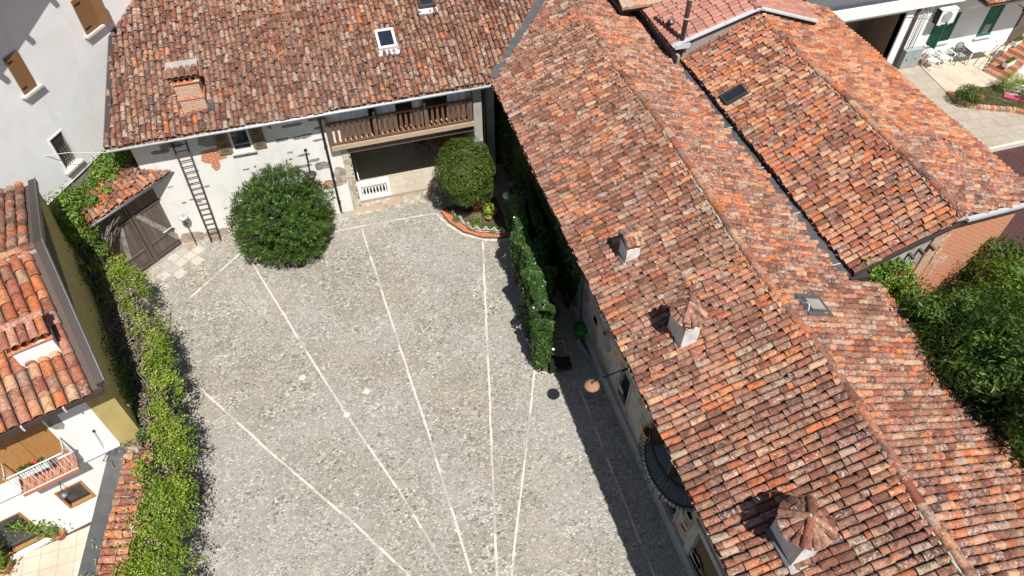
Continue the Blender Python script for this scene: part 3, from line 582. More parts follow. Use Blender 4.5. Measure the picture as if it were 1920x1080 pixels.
for px0, px1 in ((619, 694), (705, 745), (777, 802), (842, 884)):
    x0_, x1_ = PL(px0, 232, (0, 22.26, 0), (0, 1, 0)).x, PL(px1, 226, (0, 22.26, 0), (0, 1, 0)).x; k = int((x1_ - x0_) / .03); pts = []
    for i in range(k + 1):
        x = x0_ + (x1_ - x0_) * i / k; pts.append((x, 22.28 + .035 * math.sin(x * 22) + .02 * math.sin(x * 51 + 1)))
    B = MB(); B.add([(x, y, 3.40) for x, y in pts] + [(x, y, 5.22) for x, y in pts], [(i, i + 1, k + 2 + i, k + 1 + i) for i in range(k)], 'curt', True); o = B.build('curtain', T)
    sm_ = o.modifiers.new('thick', 'SOLIDIFY'); sm_.thickness = .006
B = MB(); B.bx(5.02, 5.34, 21.98, 22.36, .1, 5.35, 'concrete'); B.bx(4.98, 5.38, 21.94, 22.4, 2.35, 2.45, 'concrete'); B.bx(4.98, 5.38, 21.94, 22.4, .0, .35, 'stonew'); B.build('pillar', T, 'pale square pillar at the loggia corner')
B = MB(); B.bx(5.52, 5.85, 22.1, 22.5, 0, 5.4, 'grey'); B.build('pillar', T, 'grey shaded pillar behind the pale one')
# window with shutters
B = MB(); a0, a1, b0, b1 = win; frame(B, w, a0 - .07, a1 + .07, b0 - .07, b1 + .05, .075, -.02, .03, 'cleanw'); B.wbox(w, a0 - .14, a1 + .14, b0 - .13, b0 - .072, -.02, .12, 'stone'); f = B.build('window', T)
MB().wbox(w, a0, a1, b0, b1, -.2, -.16, 'glass').build('pane', f)
for s_, e_ in ((a0 - .08, -.46), (a1 + .08, .44)):
    B = MB(); B.wbox(w, min(s_, s_ + e_), max(s_, s_ + e_), b0 - .02, b1, .035, .075, 'wo')
    lo_, hi_ = min(s_, s_ + e_), max(s_, s_ + e_)
    for q in (.06, .52): B.wbox(w, lo_ + .07, hi_ - .07, b0 + q, b0 + q + .34, .075, .088, 'wo'); B.wbox(w, lo_ + .11, hi_ - .11, b0 + q + .04, b0 + q + .30, .088, .10, 'wd')
    B.build('shutter', f)
# roof
yb = 29.5; zr = z0 + (yb - y0) * sl
B = MB(); rslab(B, [(-7.2, y0, z0), (5.66, y0, z0), (5.9, 21.78, z0 + .24 * sl), (13.3, yb, zr), (-6.4, yb, zr)]); roof = B.build('roof', T)
tiles('roof_tiles', (-7.25, y0 - .04, z0 + .005), (1, 0, 0), (0, 1, sl), 20.5, math.hypot(yb - y0, zr - z0), lambda x, y: (y > vy(x) + .05) & (x > -7.22 + (y - 21.6) * .13), 'tA', roof, seed=8, pitch=.183, course=.34, frag=.2, mess=1.5)
B = MB(); a, b = Vector((-7.27, 21.5, 5.21)), Vector((-6.25, 29.5, zr + .01)); d = b - a
B.box(a, Vector((.17, 0, 0)), d, (0, 0, .09), 'brownm'); B.box(a + Vector((-.02, 0, -.2)), (.03, 0, 0), d, (0, 0, .30), 'lead'); B.build('verge_flashing', roof)
B = MB(); B.box((-7.27, 21.49, 5.02), (12.95, 0, 0), (0, .05, 0), (0, 0, .14), 'zinc'); B.box((-7.2, 21.54, 5.03), (12.8, 0, 0), (0, .6, 0), (0, 0, .06), 'wd'); B.tube([(-7.25, 21.44, 5.12), (5.7, 21.44, 5.14)], .05, 'zinc', 8); B.build('gutter', T)
B = MB(); a, h = L(640, 398); x = -.50
B.tube([(-.46, 21.5, 5.1), (-.50, 21.85, 4.9), (-.50, 22.06, 4.7), (-.52, 22.06, .15)], .045, 'rust', 8)
for z in (.6, 2.0, 3.3, 4.4): B.bx(-.57, -.45, 22.04, 22.16, z, z + .04, 'rust')
B.build('downpipe', T)
MB().tube([(5.42, 21.5, 5.05), (5.44, 21.92, 4.8), (5.44, 21.94, .1)], .045, 'rust', 8).build('downpipe', T)
# brick chimney of the back roof
NB = (0, -sl, 1)
RB = lambda px, py: PL(px, py, (0, y0, z0 + .09), NB)
c = RB(345, 212); c2 = RB(390, 200); hw = c2.x - c.x; top = PL(323, 160, c, (0, 1, 0)).z
B = MB(); B.bx(c.x, c.x + hw, c.y, c.y + .55, c.z - .4, top, 'brickp'); B.bx(c.x - .04, c.x + hw + .04, c.y - .04, c.y + .59, c.z + (top - c.z) * .46, c.z + (top - c.z) * .46 + .04, 'brick')
B.bx(c.x - .05, c.x + hw + .05, c.y - .05, c.y + .6, top, top + .05, 'brick'); z = top + .05
for i in range(5): B.bx(c.x + i * (hw - .06) / 4, c.x + i * (hw - .06) / 4 + .06, c.y, c.y + .06, z, z + .16, 'brick')
B.bx(c.x + .08, c.x + hw - .08, c.y + .1, c.y + .5, z, z + .12, 'dark'); B.bx(c.x, c.x + hw, c.y + .48, c.y + .55, z, z + .16, 'brick'); z += .16
B.bx(c.x - .08, c.x + hw + .08, c.y - .06, c.y + .62, z, z + .04, 'deck'); k = 5; st = (hw + .16) / k
for i in range(k): B.barrel((c.x - .08 + (i + .5) * st, c.y - .10, z + .06), (c.x - .08 + (i + .5) * st, c.y + .36, z + .16), (0, -.3, 1), st * .52, st * .44, 'tA')
B.box((c.x - .10, c.y + .30, z + .05), (hw + .2, 0, 0), (0, .40, 0), (0, 0, .14), 'concrete')
B.bx(c.x + hw, c.x + hw + .22, c.y - .15, c.y + .75, c.z - .1, c.z + .12, 'lead'); B.build('chimney', roof, 'broad brick chimney with a low tile and concrete cap')
vB = Vector((0, 1, sl)).normalized(); nB = Vector((0, -sl, 1)).normalized()
for px, py, du, dv, mf, lb in ((724, 78, .66, .82, 'whitep', 'white framed skylight'), (797, 2, .60, .78, 'brownm', 'dark framed skylight at the top edge')):
    c = RB(px, py); f = sloped(roof, 'skylight', c, (1, 0, 0), vB, nB, du, dv, .26, mf, 'glass', .085, lb)
    B = MB(); o = c - Vector((du / 2 + .05, 0, 0)) - vB * (dv / 2 + .22) - nB * .03; B.box(o, (du + .1, 0, 0), vB * .24, nB * .09, 'zinc'); B.build('flashing', f)

# ================================================================== barn behind the long roof
bx0, bz0, brx, brz, bex, bez = 12.60, 5.45, 15.25, 6.75, 19.9, 5.02
sL = (brz - bz0) / (brx - bx0); sR = (brz - bez) / (bex - brx)
T = thing('barn', (0, 0, 0), 'brick gabled barn with orange tile roof, parallel to the long roof on its far side', 'barn')
fy = lambda x: np.where(x < 15.25, 9.85, 9.85 + (x - 15.25) * .27)
back = lambda x: 20.65 + x * 0
B = MB(); rslab(B, [(bx0, 9.9, bz0), (bx0, 20.6, bz0), (brx, 20.6, brz), (brx, 9.9, brz)], th=.09); rslab(B, [(brx + .001, 9.9, brz), (brx + .001, 22.6, brz), (bex, 22.6, bez), (bex, 11.2, bez)], th=.09); roof = B.build('roof', T)
tiles('roof_tiles', (bx0 - .04, 9.8, bz0), (0, 1, 0), (1, 0, sL), 11.5, math.hypot(brx - bx0, brz - bz0), lambda x, y: (y < back(x)) & (y > 9.8), 'tC', roof, seed=21, pitch=.185, course=.36, frag=.14)
tiles('roof_tiles', (bex + .05, 9.5, bez), (0, 1, 0), (-1, 0, sR), 13.5, math.hypot(brx - bex, brz - bez), lambda x, y: (y > fy(x)) & (y > 15.2 - (x - 15.2) * .55), 'tD', roof, seed=22, pitch=.185, course=.36, frag=.1, mess=.7, lab='bright orange tiles of the far slope')
tiles('roof_tiles', (bex + .05, 9.5, bez), (0, 1, 0), (-1, 0, sR), 13.5, math.hypot(brx - bex, brz - bez), lambda x, y: (y > fy(x)) & (y <= 15.2 - (x - 15.2) * .55), 'tP', roof, seed=22, pitch=.185, course=.34, frag=.3, mess=1.6, lab='pinkish worn tiles of the far slope')
ridge('ridge_caps', (brx, 9.8, brz + .05), (brx, 20.2, brz + .05), 'tR', roof, r=.125, L=.46, sag=.03)
c = PL(1377, 181, (bx0, 0, bz0 + .09), (-sL, 0, 1)); nL = Vector((-sL, 0, 1)).normalized(); vL = Vector((1, 0, sL)).normalized()
f = sloped(roof, 'skylight', c, (0, 1, 0), vL, nL, .50, .80, .22, 'brownm', 'glass', .06, 'small dark skylight propped open'); MB().box(c - vL * .52 - Vector((0, .33, 0)) - nL * .05, (0, .66, 0), vL * 1.0, nL * .07, 'zinc').build('flashing', f)
wA = Wall(12.62, 10.12, -1.5); wB = Wall(15.25, 10.05, 16)
B = MB()
def gable(w, L, zL, zR, zb, m, o=0, t=.35, s0=0):
    B.prism([w.P(s0, zb, o), w.P(L, zb, o), w.P(L, zR, o), w.P(s0, zL, o)], -w.n * t, m)
gable(wA, 2.63, bz0 - .12, brz - .12, 0, 'peel'); gable(wA, 2.55, 4.6, 4.75, 2.1, 'brick', .012, .012, .05)
gable(wB, 4.75, brz - .12, bez - .05, 0, 'brickp', -.02); gable(wB, 4.70, 6.3, 4.8, 1.9, 'brick', .0, .02, .30); gable(wB, 4.75, 1.9, 1.5, 0, 'rubble', .01, .03)
for i in range(26): blob(B, wB, random.uniform(.2, 4.6), 1.7 + random.uniform(-.5, .3) - i % 3 * .2, random.uniform(.2, .5), random.uniform(.1, .25), random.choice(['rubble', 'peel', 'brickp']), o=.014 + i * .0006, rot=.2)
for i in range(9): blob(B, wB, random.uniform(.3, 1.6), random.uniform(2.2, 6.0), random.uniform(.08, .22), random.uniform(.1, .4), 'brickp', o=.012 + i * .0006); gable(wA, 2.63, 2.0, 2.2, 0, 'rubble', .01, .03)
B.wbox(wA, 2.35, 2.66, 0, 6.3, -.3, .05, 'brickp'); B.wbox(wA, .0, 1.9, 4.75, 4.88, -.1, .10, 'concrete')
for i in range(5): B.wbox(wA, 1.2 + i * .28, 1.28 + i * .28, 5.15 + i * .10, 5.24 + i * .10, -.1, .22, 'wd')
B.bx(12.62, 12.95, 10.2, 22, 0, 5.35, 'peel'); B.bx(19.2, 19.5, 11.4, 22, 0, 5.0, 'peel'); B.bx(12.7, 19.4, 21.7, 22, 0, 5, 'peel'); B.build('wall', T)
B = MB(); a, b = Vector((15.35, 9.72, 6.66)), Vector((19.95, 10.98, 5.0)); B.box(a, (b - a), Vector((-.03, .11, 0)), (0, 0, .10), 'zinc'); B.box(a - Vector((0, 0, .07)), (b - a), (-.03, .09, 0), (0, 0, .06), 'brownm')
B.box((12.5, 9.78, bz0 - .1), (2.75, 0, 1.13), (0, .08, 0), (0, 0, .08), 'brownm'); B.build('verge_board', T)

# ================================================================== pink roofed building beyond the barn
T = thing('brick_red_house', (0, 0, 0), 'building with an even pinkish red tile roof and tall flue pipe at the top edge', 'house')
tz = .47; px0, prx = 12.08, 15.1; pz0, prz = 6.03, 6.98; sP = (prz - pz0) / (prx - px0)
pf = lambda x: 20.55 + x * 0
B = MB(); rslab(B, [(px0, 20.6, pz0), (px0, 27, pz0), (prx, 27, prz), (prx, 20.6, prz)]); rslab(B, [(prx + .001, 20.6, prz), (prx + .001, 27, prz), (17.8, 27, 6.05), (17.8, 20.6, 6.05)]); roof = B.build('roof', T)
def prmat():
    def f(n): n.col(n.mix(n.step(n.noise(1.5, 5, .7), .45, .75, 0, .6), n.mix(n.attr('rnd'), (.34, .155, .12), (.47, .23, .175)), (.24, .15, .125)))
    return mat('pinkish pressed tiles', (.4, .2, .15), .85, fn=f, spec=.2)
M['press'] = prmat()
tiles('roof_tiles', (px0 - .04, 20.6, pz0), (0, 1, 0), (1, 0, sP), 7, math.hypot(prx - px0, prz - pz0), lambda x, y: y > pf(x) + .1, 'press', roof, seed=31, pitch=.215, course=.36, frag=0, mess=.12, wp=0)
tiles('roof_tiles', (17.85, 20.6, 6.05), (0, 1, 0), (-1, 0, (prz - 6.05) / 2.75), 7, 2.9, lambda x, y: y > pf(x) - .1, 'press', roof, seed=32, pitch=.215, course=.36, frag=0, mess=.12, wp=0)
ridge('ridge_caps', (prx, 20.5, prz + .05), (prx, 27, prz + .05), 'press', roof, r=.13, sag=0, wp=0)
B = MB(); a, b = Vector((px0 - .10, 20.45, pz0 + .05)), Vector((prx + .05, 20.45, prz + .05)); d = b - a
for i in range(5): B.box(a + d * i / 5, d / 5.03, Vector((0, .17, 0)), (0, 0, .04 + .005 * (i % 2)), 'zinc')
a, b = Vector((prx + .05, 20.45, prz + .05)), Vector((17.8, 20.45, 6.10)); B.box(a, b - a, Vector((0, .2, 0)), (0, 0, .06), 'zinc'); B.build('verge_flashing', roof)
B = MB(); B.bx(12.5, 12.8, 20.87, 27, 0, 6.0, 'grey'); B.prism([(12.5, 20.62, 4), (17.3, 20.62, 4), (17.3, 20.62, 6.0), (15.1, 20.62, 6.8), (12.5, 20.62, 6.05)], (0, .25, 0), 'grey')
B.bx(12.75, 17.4, 26.5, 26.8, 0, 6, 'grey'); B.bx(12.2, 12.3, 20.4, 27, 5.4, 5.75, 'grey'); B.build('wall', T)
c = PL(1278, 80, (px0, 0, pz0), (-sP, 0, 1)); tp = PL(1291, -30, c, (0, 1, 0))
B = MB(); B.tube([(c.x, c.y, c.z - .5), (c.x, c.y, tp.z + .8)], .085, 'rust', 12)
for h in (.05, .9, 1.6): B.tube([(c.x, c.y, c.z + h), (c.x, c.y, c.z + h + .05)], .095, 'zinc', 12)
B.bx(c.x - .32, c.x + .25, c.y - .2, c.y + .1, c.z - .12, c.z + .04, 'zinc'); B.build('flue_pipe', T)
c = PL(1256, 52, (px0, 0, pz0), (-sP, 0, 1)); B = MB(); B.lathe(c, [(.10, -.2), (.10, .20), (.14, .21), (.14, .26), (.03, .34)], 'lead', 10); B.build('vent_cap', roof)

# ================================================================== white house at the upper right
T = thing('white_house', (0, 0, 0), 'white house with green shutters, brown carport opening and wall mounted air conditioner', 'house')
w = Wall(27.1, 24.8, 0)
B = MB(); wallg(B, w, -9, 14, 0, 3.25, .3, [(-6.5, -.86, 0, 2.93), (1.12, 2.42, .98, 2.46), (4.05, 4.92, .86, 2.5), (6.3, 7.2, .0, 2.1)], 'cleanw'); wallg(B, w, -16, 14, 3.75, 6.3, .3, [], 'cleanw', o=-.05)
B.wbox(w, -16, 14, 3.25, 3.75, -.4, .34, 'cleanw'); B.wbox(w, -16, 2, 3.13, 3.25, -.3, .10, 'cleanw'); B.wbox(w, -.86, -.48, 0, 3.2, -.3, .08, 'cleanw'); B.wbox(w, -9, 14, .0, .12, 0, .03, 'concrete'); B.build('wall', T)
B = MB(); B.wbox(w, -6.9, -.3, 0, 3.2, -2.6, -2.5, 'brownw'); B.wbox(w, -.88, -.80, 0, 3.2, -2.5, -.3, 'brownw'); B.wbox(w, -6.9, -.3, 2.95, 3.05, -2.5, -.3, 'brownw'); B.wbox(w, -6.6, -6.5, 0, 3.2, -2.5, -.3, 'brownw'); B.build('carport', T)
B = MB(); B.wbox(w, -16, 14, 6.1, 6.25, -.04, 1.6, 'wd'); B.box(w.P(-16, 6.25, 1.7), (30, 0, 0), (0, 6, 2.2), (0, 0, .1), 'tC'); B.build('roof', T)
for s_, r_ in ((-.30, .07), (.06, .025), (.28, .022)): MB().tube([w.P(s_, 3.7 if s_ < 0 else 3.2, .11), w.P(s_, .02 if s_ < 0 else 1.0, .11)], r_, 'rust' if s_ < 0 else 'boxg', 8).build('wall_pipe', T)
MB().tube([w.P(-6.7, 7, .06), w.P(-6.72, 3.8, .06)], .04, 'brownm', 6).build('downpipe', T)
MB().tube([w.P(-.9, 2.75, .1), w.P(.3, 2.62, .1), w.P(.8, 2.5, .1)], .012, 'boxg', 5).build('wall_pipe', T)
B = MB(); B.wbox(w, -.12, .36, .02, .95, .01, .30, 'boxg'); B.wbox(w, .375, .86, .02, .95, .01, .30, 'boxg'); B.wbox(w, -.13, .87, .95, .97, .0, .32, 'boxg')
for s_ in (.06, .55): B.wbox(w, s_ - .01, s_ + .04, .45, .53, .30, .315, 'iron')
B.build('meter_cabinet', T)
B = MB(); B.wbox(w, 1.12, 1.76, .98, 2.46, -.05, .0, 'green'); B.wbox(w, 1.78, 2.42, .98, 2.46, -.05, .0, 'green')
for s_ in (1.12, 1.78):
    for h in (1.02, 1.76): frame(B, w, s_ + .03, s_ + .61, h, h + .66, .07, .0, .02, 'green')
B.wbox(w, 1.02, 2.52, .90, .98, -.05, .12, 'cleanw'); f = B.build('shutter', T, 'wide closed green shutters behind the air conditioner'); B = MB(); B.box(w.P(1.12, 1.0, .02), w.e * .08 + w.n * .5, w.e * .04, (0, 0, 1.42), 'green'); B.build('shutter_leaf', f)
B = MB(); B.wbox(w, 4.05, 4.92, .86, 2.5, -.05, .0, 'green'); B.wbox(w, 3.98, 5.0, .78, .86, -.05, .1, 'cleanw')
for h in (.92, 1.7): frame(B, w, 4.10, 4.86, h, h + .72, .09, 0, .02, 'green')
B.wbox(w, 4.30, 4.66, 1.03, 1.50, .0, .015, 'boxg'); B.build('shutter', T, 'narrow closed green shutter near the steps')
B = MB(); B.wbox(w, 6.3, 7.2, 0, 2.1, -.2, -.15, 'wd'); B.wbox(w, 6.25, 6.35, 0, 2.15, -.05, .05, 'wd'); B.build('door', T)
B = MB(); B.wbox(w, .72, 1.62, 2.28, 2.98, .12, .46, 'whitep'); B.wbox(w, .72, 1.62, 2.98, 3.0, .10, .48, 'whitep'); B.wbox(w, .68, .72, 2.30, 2.96, .14, .44, 'iron'); f = w
q = w.P(1.12, 2.63, .46); B.lathe(q, [(.27, 0), (.27, .012), (.25, .02), (.02, .02)], 'gpl', 18, ax=(0, -1, 0)); q = w.P(1.12, 2.63, .482)
for i in range(9): B.wbox(w, .86, 1.38, 2.40 + i * .055, 2.408 + i * .055, .48, .49, 'whitep')
B.wbox(w, .9, .94, 2.2, 2.28, 0, .46, 'whitep'); B.wbox(w, 1.4, 1.44, 2.2, 2.28, 0, .46, 'whitep'); B.build('air_conditioner', T)
B = MB(); B.wbox(w, 1.95, 6.6, 3.52, 3.62, .34, 1.5, 'wd')
for i in range(26): B.barrel(w.P(2.0 + i * .18, 3.68, 1.56), w.P(2.0 + i * .18, 3.90, .36), (0, -.2, 1), .09, .085, 'tC')
B.box(w.P(2.0, 2.5, .0), w.e * .10, w.n * 1.3 + Vector((0, 0, 1.0)), (0, 0, .14), 'cleanw'); B.build('canopy', T)
B = MB(); B.tube([w.P(5.75, 2.3, 0), w.P(5.75, 2.3, .35), w.P(5.72, 2.42, .4)], .02, 'iron', 6); B.lathe(w.P(5.75, 2.2, .38), [(.09, 0), (.05, .12), (.02, .15)], 'iron', 8); B.build('wall_lantern', T)
# courtyard of the white house
def sheet(name, pts, z, m, h=.03, **k): return MB().prism([(x, y, z) for x, y in pts], (0, 0, -h), m).build(name, **k)
sheet('driveway', [(19, 14), (40, 14), (40, 24.9), (19, 24.9)], -.004, 'slab', .02, kind='structure')
sheet('terrace', [(27.95, 22.1), (29.3, 21.95), (40, 21.3), (40, 24.9), (28.2, 24.9)], .03, 'patio', .03, kind='structure')
sheet('maroon_yard', [(20, 9), (36, 9), (36, 17.9), (20, 17.9)], .008, 'maroon', .02, kind='structure')
edge = [(27.9, 22.15), (27.78, 21.5), (28.1, 20.85), (28.9, 20.42), (29.8, 20.05), (30.6, 19.4), (31.6, 18.6)]
sheet('lawn', edge + [(40, 18.3), (40, 21.9), (30.9, 21.95)], .05, 'soil', .05, kind='structure')
g = np.random.default_rng(77); N = 9000; P = np.stack([g.uniform(28, 34, N), g.uniform(19, 22, N), np.full(N, .08)], 1)
ed = np.array(edge); yb_ = np.interp(P[:, 0], ed[1:, 0], ed[1:, 1]); P = P[P[:, 1] > yb_ + .15]
tag(leaves('lawn_grass', P, np.tile([0, 0, .3], (len(P), 1)), .16, 'lg', asp=.12, jit=.9), 'dry mown grass inside the brick edging', 'grass', kind='stuff')
B = MB(); pts = []
for a, b in zip(edge[:-1], edge[1:]):
    a, b = Vector((*a, 0)), Vector((*b, 0)); k = max(1, int((b - a).length / .13))
    for i in range(k): d = (b - a) / k; q = a + d * i; n_ = Vector((-d.y, d.x, 0)).normalized(); B.box(q - n_ * .02 + Vector((0, 0, -.02)), d * .88, n_ * .24, (0, 0, .17 + random.uniform(-.01, .01)), random.choice(['brickp', 'rubble', 'terra']))
B.build('brick_edging', None, 'curved low brick edging around the small lawn', 'edging')
# white and grey green plastic armchairs
def armchair(px, py, rz, m, ms, lb, grp):
    c = G(px, py, .03); R_ = Matrix.Translation(c) @ Matrix.Rotation(rz, 4, 'Z'); root = bpy.data.objects.new('garden_chair', None); C.objects.link(root); tag(root, lb, 'chair', grp)
    p = lambda x, y, z: R_ @ Vector((x, y, z))
    B = MB(); B.prism([p(*q) for q in [(-.22, -.22, .43), (.22, -.22, .43), (.20, .2, .40), (-.20, .2, .40)]], (0, 0, -.025), ms); B.build('seat', root)
    B = MB(); top = [(-.20 + .40 * i / 8, .26 + .03 * math.sin(math.pi * i / 8), .82 + .07 * math.sin(math.pi * i / 8)) for i in range(9)]
    B.tube([p(-.21, .19, .42)] + [p(*q) for q in top] + [p(.21, .19, .42)], .022, m, 6)
    for i in range(1, 8): q = top[i]; B.tube([p(-.18 + .36 * i / 8, .19, .41), p(*q)], .013, m, 5)
    B.tube([p(-.19, .225, .6), p(0, .25, .62), p(.19, .225, .6)], .018, m, 5); B.build('backrest', root)
    for sx in (-1, 1):
        B = MB(); B.tube([p(sx * .20, .25, .74), p(sx * .27, .10, .66), p(sx * .28, -.18, .65), p(sx * .27, -.24, .62), p(sx * .25, -.22, .42)], [.02, .026, .03, .026, .02], m, 6); B.build('armrest', root)
        for sy_ in (-1, 1): MB().tube([p(sx * .22, sy_ * .20, .42), p(sx * .27, sy_ * .27, 0)], [.026, .018], m, 6).build('leg', root)
    return root
armchair(1743, 126, .15, 'pla', 'pla', 'white plastic armchair leftmost of the three, beside the folded seat', 'plastic armchairs by the white house')
armchair(1766, 121, .1, 'pla', 'pla', 'white plastic armchair between the other white one and the green one', 'plastic armchairs by the white house')
armchair(1792, 116, -.1, 'gpl', 'seat', 'dark green plastic armchair with a pale seat beside the white table', 'plastic armchairs by the white house')
c = G(1731, 122, .03); B = MB(); B.tube([c + Vector((.28 * math.sin(a) , .05, .42 - .42 * math.cos(a))) for a in [i * .4 for i in range(-7, 8)]], .016, 'rust', 6); B.tube([c + Vector((-.2, .15, .1)), c + Vector((.2, -.1, .55))], .014, 'rust', 5)
B.prism([c + Vector(q) for q in [(-.18, .02, .2), (.18, .02, .2), (.18, .0, .62), (-.18, .0, .62)]], (0, .02, 0), 'brickp'); B.build('folded_chair', None, 'rusty folded metal seat leaning by the meter cabinet', 'chair')
T = thing('garden_table', (0, 0, 0), 'white rectangular table against the white wall', 'table'); a, b = Vector((30.35, 23.85, .75)), Vector((31.95, 24.65, .75))
B = MB(); B.bx(30.3, 31.95, 23.8, 24.55, .73, .77, 'pla'); B.build('tabletop', T)
for x in (30.36, 31.89):
    for y in (23.86, 24.49): MB().tube([(x, y, .73), (x, y, .03)], .028, 'pla', 8).build('leg', T)
T = thing('garden_steps', (0, 0, 0), 'terracotta tread steps with thin rail rising to the door', 'steps')
st0 = G(1858, 138, .1); d = Vector((.95, .28, 0)).normalized(); n_ = Vector((-d.y, d.x, 0))
for i in range(7): 
    o = st0 + d * i * .33 - n_ * .75; o.z = 0; B = MB(); B.box(o, d * .36, n_ * 1.1, (0, 0, .17 * (i + 1) - .03), 'cleanw'); B.box(o - d * .03 + Vector((0, 0, .17 * (i + 1) - .03)), d * .37, n_ * 1.12, (0, 0, .035), 'terra'); B.build('step', T)
B = MB(); o = st0 + n_ * .42; o.z = 0
B.tube([o + Vector((0, 0, 0)), o + Vector((0, 0, .95)), o + d * 2.2 + Vector((0, 0, 2.0))], .02, 'rust', 6); B.tube([o + d * 1.1, o + d * 1.1 + Vector((0, 0, 1.5))], .018, 'rust', 6); B.tube([o - d * .0 + Vector((0, 0, .5)), o + d * 2.2 + Vector((0, 0, 1.5))], .012, 'rust', 6); B.build('railing', T)
def pot(loc, r, h, m, name='flower_pot', lab=None, cat='pot'):
    B = MB(); B.lathe(loc, [(r * .65, 0), (r * .92, h * .8), (r * 1.05, h * .82), (r * 1.05, h), (r * .88, h), (r * .8, h * .88), (.01, h * .86)], m, 16); return B.build(name, None, lab, cat) if lab else B
for (px, py, z), lb in (((1902, 88, .95), 'white trough planter on the upper steps'), ((1886, 128, .5), 'white trough planter beside the lower steps')):
    T = thing('trough_planter', (0, 0, 0), lb, 'planter'); c = G(px, py, z); B = MB(); B.box(c, d * .75, n_ * .22, (0, 0, .2), 'pla'); B.build('trough', T); g = np.random.default_rng(int(px)); N = 260
    P = np.array(c)[None] + np.outer(g.uniform(.03, .72, N), d) + np.outer(g.uniform(.02, .2, N), n_) + np.stack([np.zeros(N)] * 2 + [g.uniform(.2, .32, N)], 1); leaves('foliage', P, g.normal(0, 1, (N, 3)), .09, 'lv', T, asp=.4)
B = MB(); o = G(1882, 182, .09); u = Vector((1.0, -.85, 0)).normalized(); v_ = Vector((.75, .9, 0)).normalized()
for i, m_ in enumerate(['pink', 'pink', 'stone', 'patchg', 'stone', 'patchg', 'stone', 'patchg', 'stone']): B.box(o + v_ * i * .16 + Vector((0, 0, random.uniform(0, .004))), u * 2.2, v_ * .157, (0, 0, .018), m_)
B.build('striped_mat', None, 'pink and pale striped mat lying on the lawn', 'mat')
MB().box((20, 17.9, -.02), (18, 0, 0), (0, .14, 0), (0, 0, .22), 'stone').build('low_wall', None, 'low pale kerb wall between slabs and maroon yard', 'wall')

# ================================================================== tall white building, upper left
T = thing('tall_white_building', (0, 0, 0), 'tall smooth white building with brown shutters at the upper left corner', 'building')
w = Wall(-6.63, 25.76, 56.5); L = w.L
wa = L(92, 265); wbr = L(120, 325); wtr = L(113, 243)
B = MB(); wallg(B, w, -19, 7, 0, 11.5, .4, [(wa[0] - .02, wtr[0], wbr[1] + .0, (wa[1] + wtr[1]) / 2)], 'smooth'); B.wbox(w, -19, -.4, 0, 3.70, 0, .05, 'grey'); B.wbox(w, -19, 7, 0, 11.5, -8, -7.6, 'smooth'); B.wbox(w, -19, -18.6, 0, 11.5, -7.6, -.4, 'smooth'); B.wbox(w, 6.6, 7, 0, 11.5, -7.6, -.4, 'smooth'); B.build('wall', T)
a0, a1, b0, b1 = wa[0] - .02, wtr[0], wbr[1], (wa[1] + wtr[1]) / 2
B = MB(); frame(B, w, a0 - .01, a1 + .05, b0 - .02, b1 + .03, .05, -.2, .02, 'cleanw'); B.wbox(w, a0 - .1, a1 + .12, b0 - .09, b0 - .02, -.05, .13, 'stone'); f = B.build('window', T); MB().wbox(w, a0, a1, b0, b1, -.25, -.22, 'brownw').build('pane', f)
B = MB()
for i in range(1, 6): q = a0 + (a1 - a0) * i / 6; B.tube([w.P(q, b0, -.04), w.P(q, b1, -.04)], .010, 'iron', 5)
for i in range(1, 10): q = b0 + (b1 - b0) * i / 10; B.tube([w.P(a0, q, -.05), w.P(a1, q, -.05)], .008, 'iron', 5)
B.build('grille', f)
def shut(P4, lab, op=False):
    q = [L(*p) for p in P4]; a0, a1 = min(q[0][0], q[3][0]), max(q[1][0], q[2][0]); b1 = (q[0][1] + q[1][1]) / 2; b0 = (q[2][1] + q[3][1]) / 2
    B = MB(); B.wbox(w, a0, (a0 + a1) / 2 - .003, b0, b1, .01, .05, 'shut'); B.wbox(w, (a0 + a1) / 2 + .003, a1, b0, b1, .01, .05, 'shut')
    for h in (.14, .86): B.wbox(w, a0 + .02, (a0 + a1) / 2 - .06, b0 + (b1 - b0) * h - .02, b0 + (b1 - b0) * h + .02, .05, .065, 'iron')
    if op: B.box(w.P(a1, b0, .03), w.e * .10 + w.n * .36, w.e * .04, (0, 0, b1 - b0), 'shut')
    o = B.build('shutter', T, lab); B = MB(); B.wbox(w, a0 - .1, a1 + .14, b0 - .10, b0 - .03, -.02, .14, 'stone'); B.build('sill', o)
    B = MB()
    for q_ in (a0 - .12, a1 + .16): B.tube([w.P(q_, b0 - .12, 0), w.P(q_, b0 - .12, .10), w.P(q_ + .03, b0 - .22, .11)], .009, 'iron', 4)
    B.tube([w.P(a0 - .12, b0 - .12, .012), w.P(a1 + .16, b0 - .12, .012)], .006, 'iron', 4); B.build('shutter_hook', o)
shut([(11, 108), (28, 92), (63, 160), (45, 178)], 'brown closed shutter half in shade')
shut([(132, -2), (160, -14), (186, 48), (160, 62)], 'brown shutter at the top edge with one leaf ajar', True)
c0, c1 = L(0, 150), L(97, 0); sr = (c1[1] - c0[1]) / (c1[0] - c0[0]); B = MB(); zr_ = c1[1] + 2.0 - 0; s_r = c1[0] - .9
def rk(s): return zr_ + (s - s_r) * sr
B.prism([w.P(-9, rk(-9), .8), w.P(2.2, rk(2.2), .8), w.P(2.2, rk(2.2), -8), w.P(-9, rk(-9), -8)], (0, 0, .15), 'brownm')
for q in (-1.05, -2.6, -4.0, -5.4): B.prism([w.P(q, rk(q) - .14, .86), w.P(q + .16, rk(q) - .14, .86), w.P(q + .16, rk(q), -.05), w.P(q, rk(q), -.05)], (0, 0, .13), 'brownm')
B.build('roof', T)
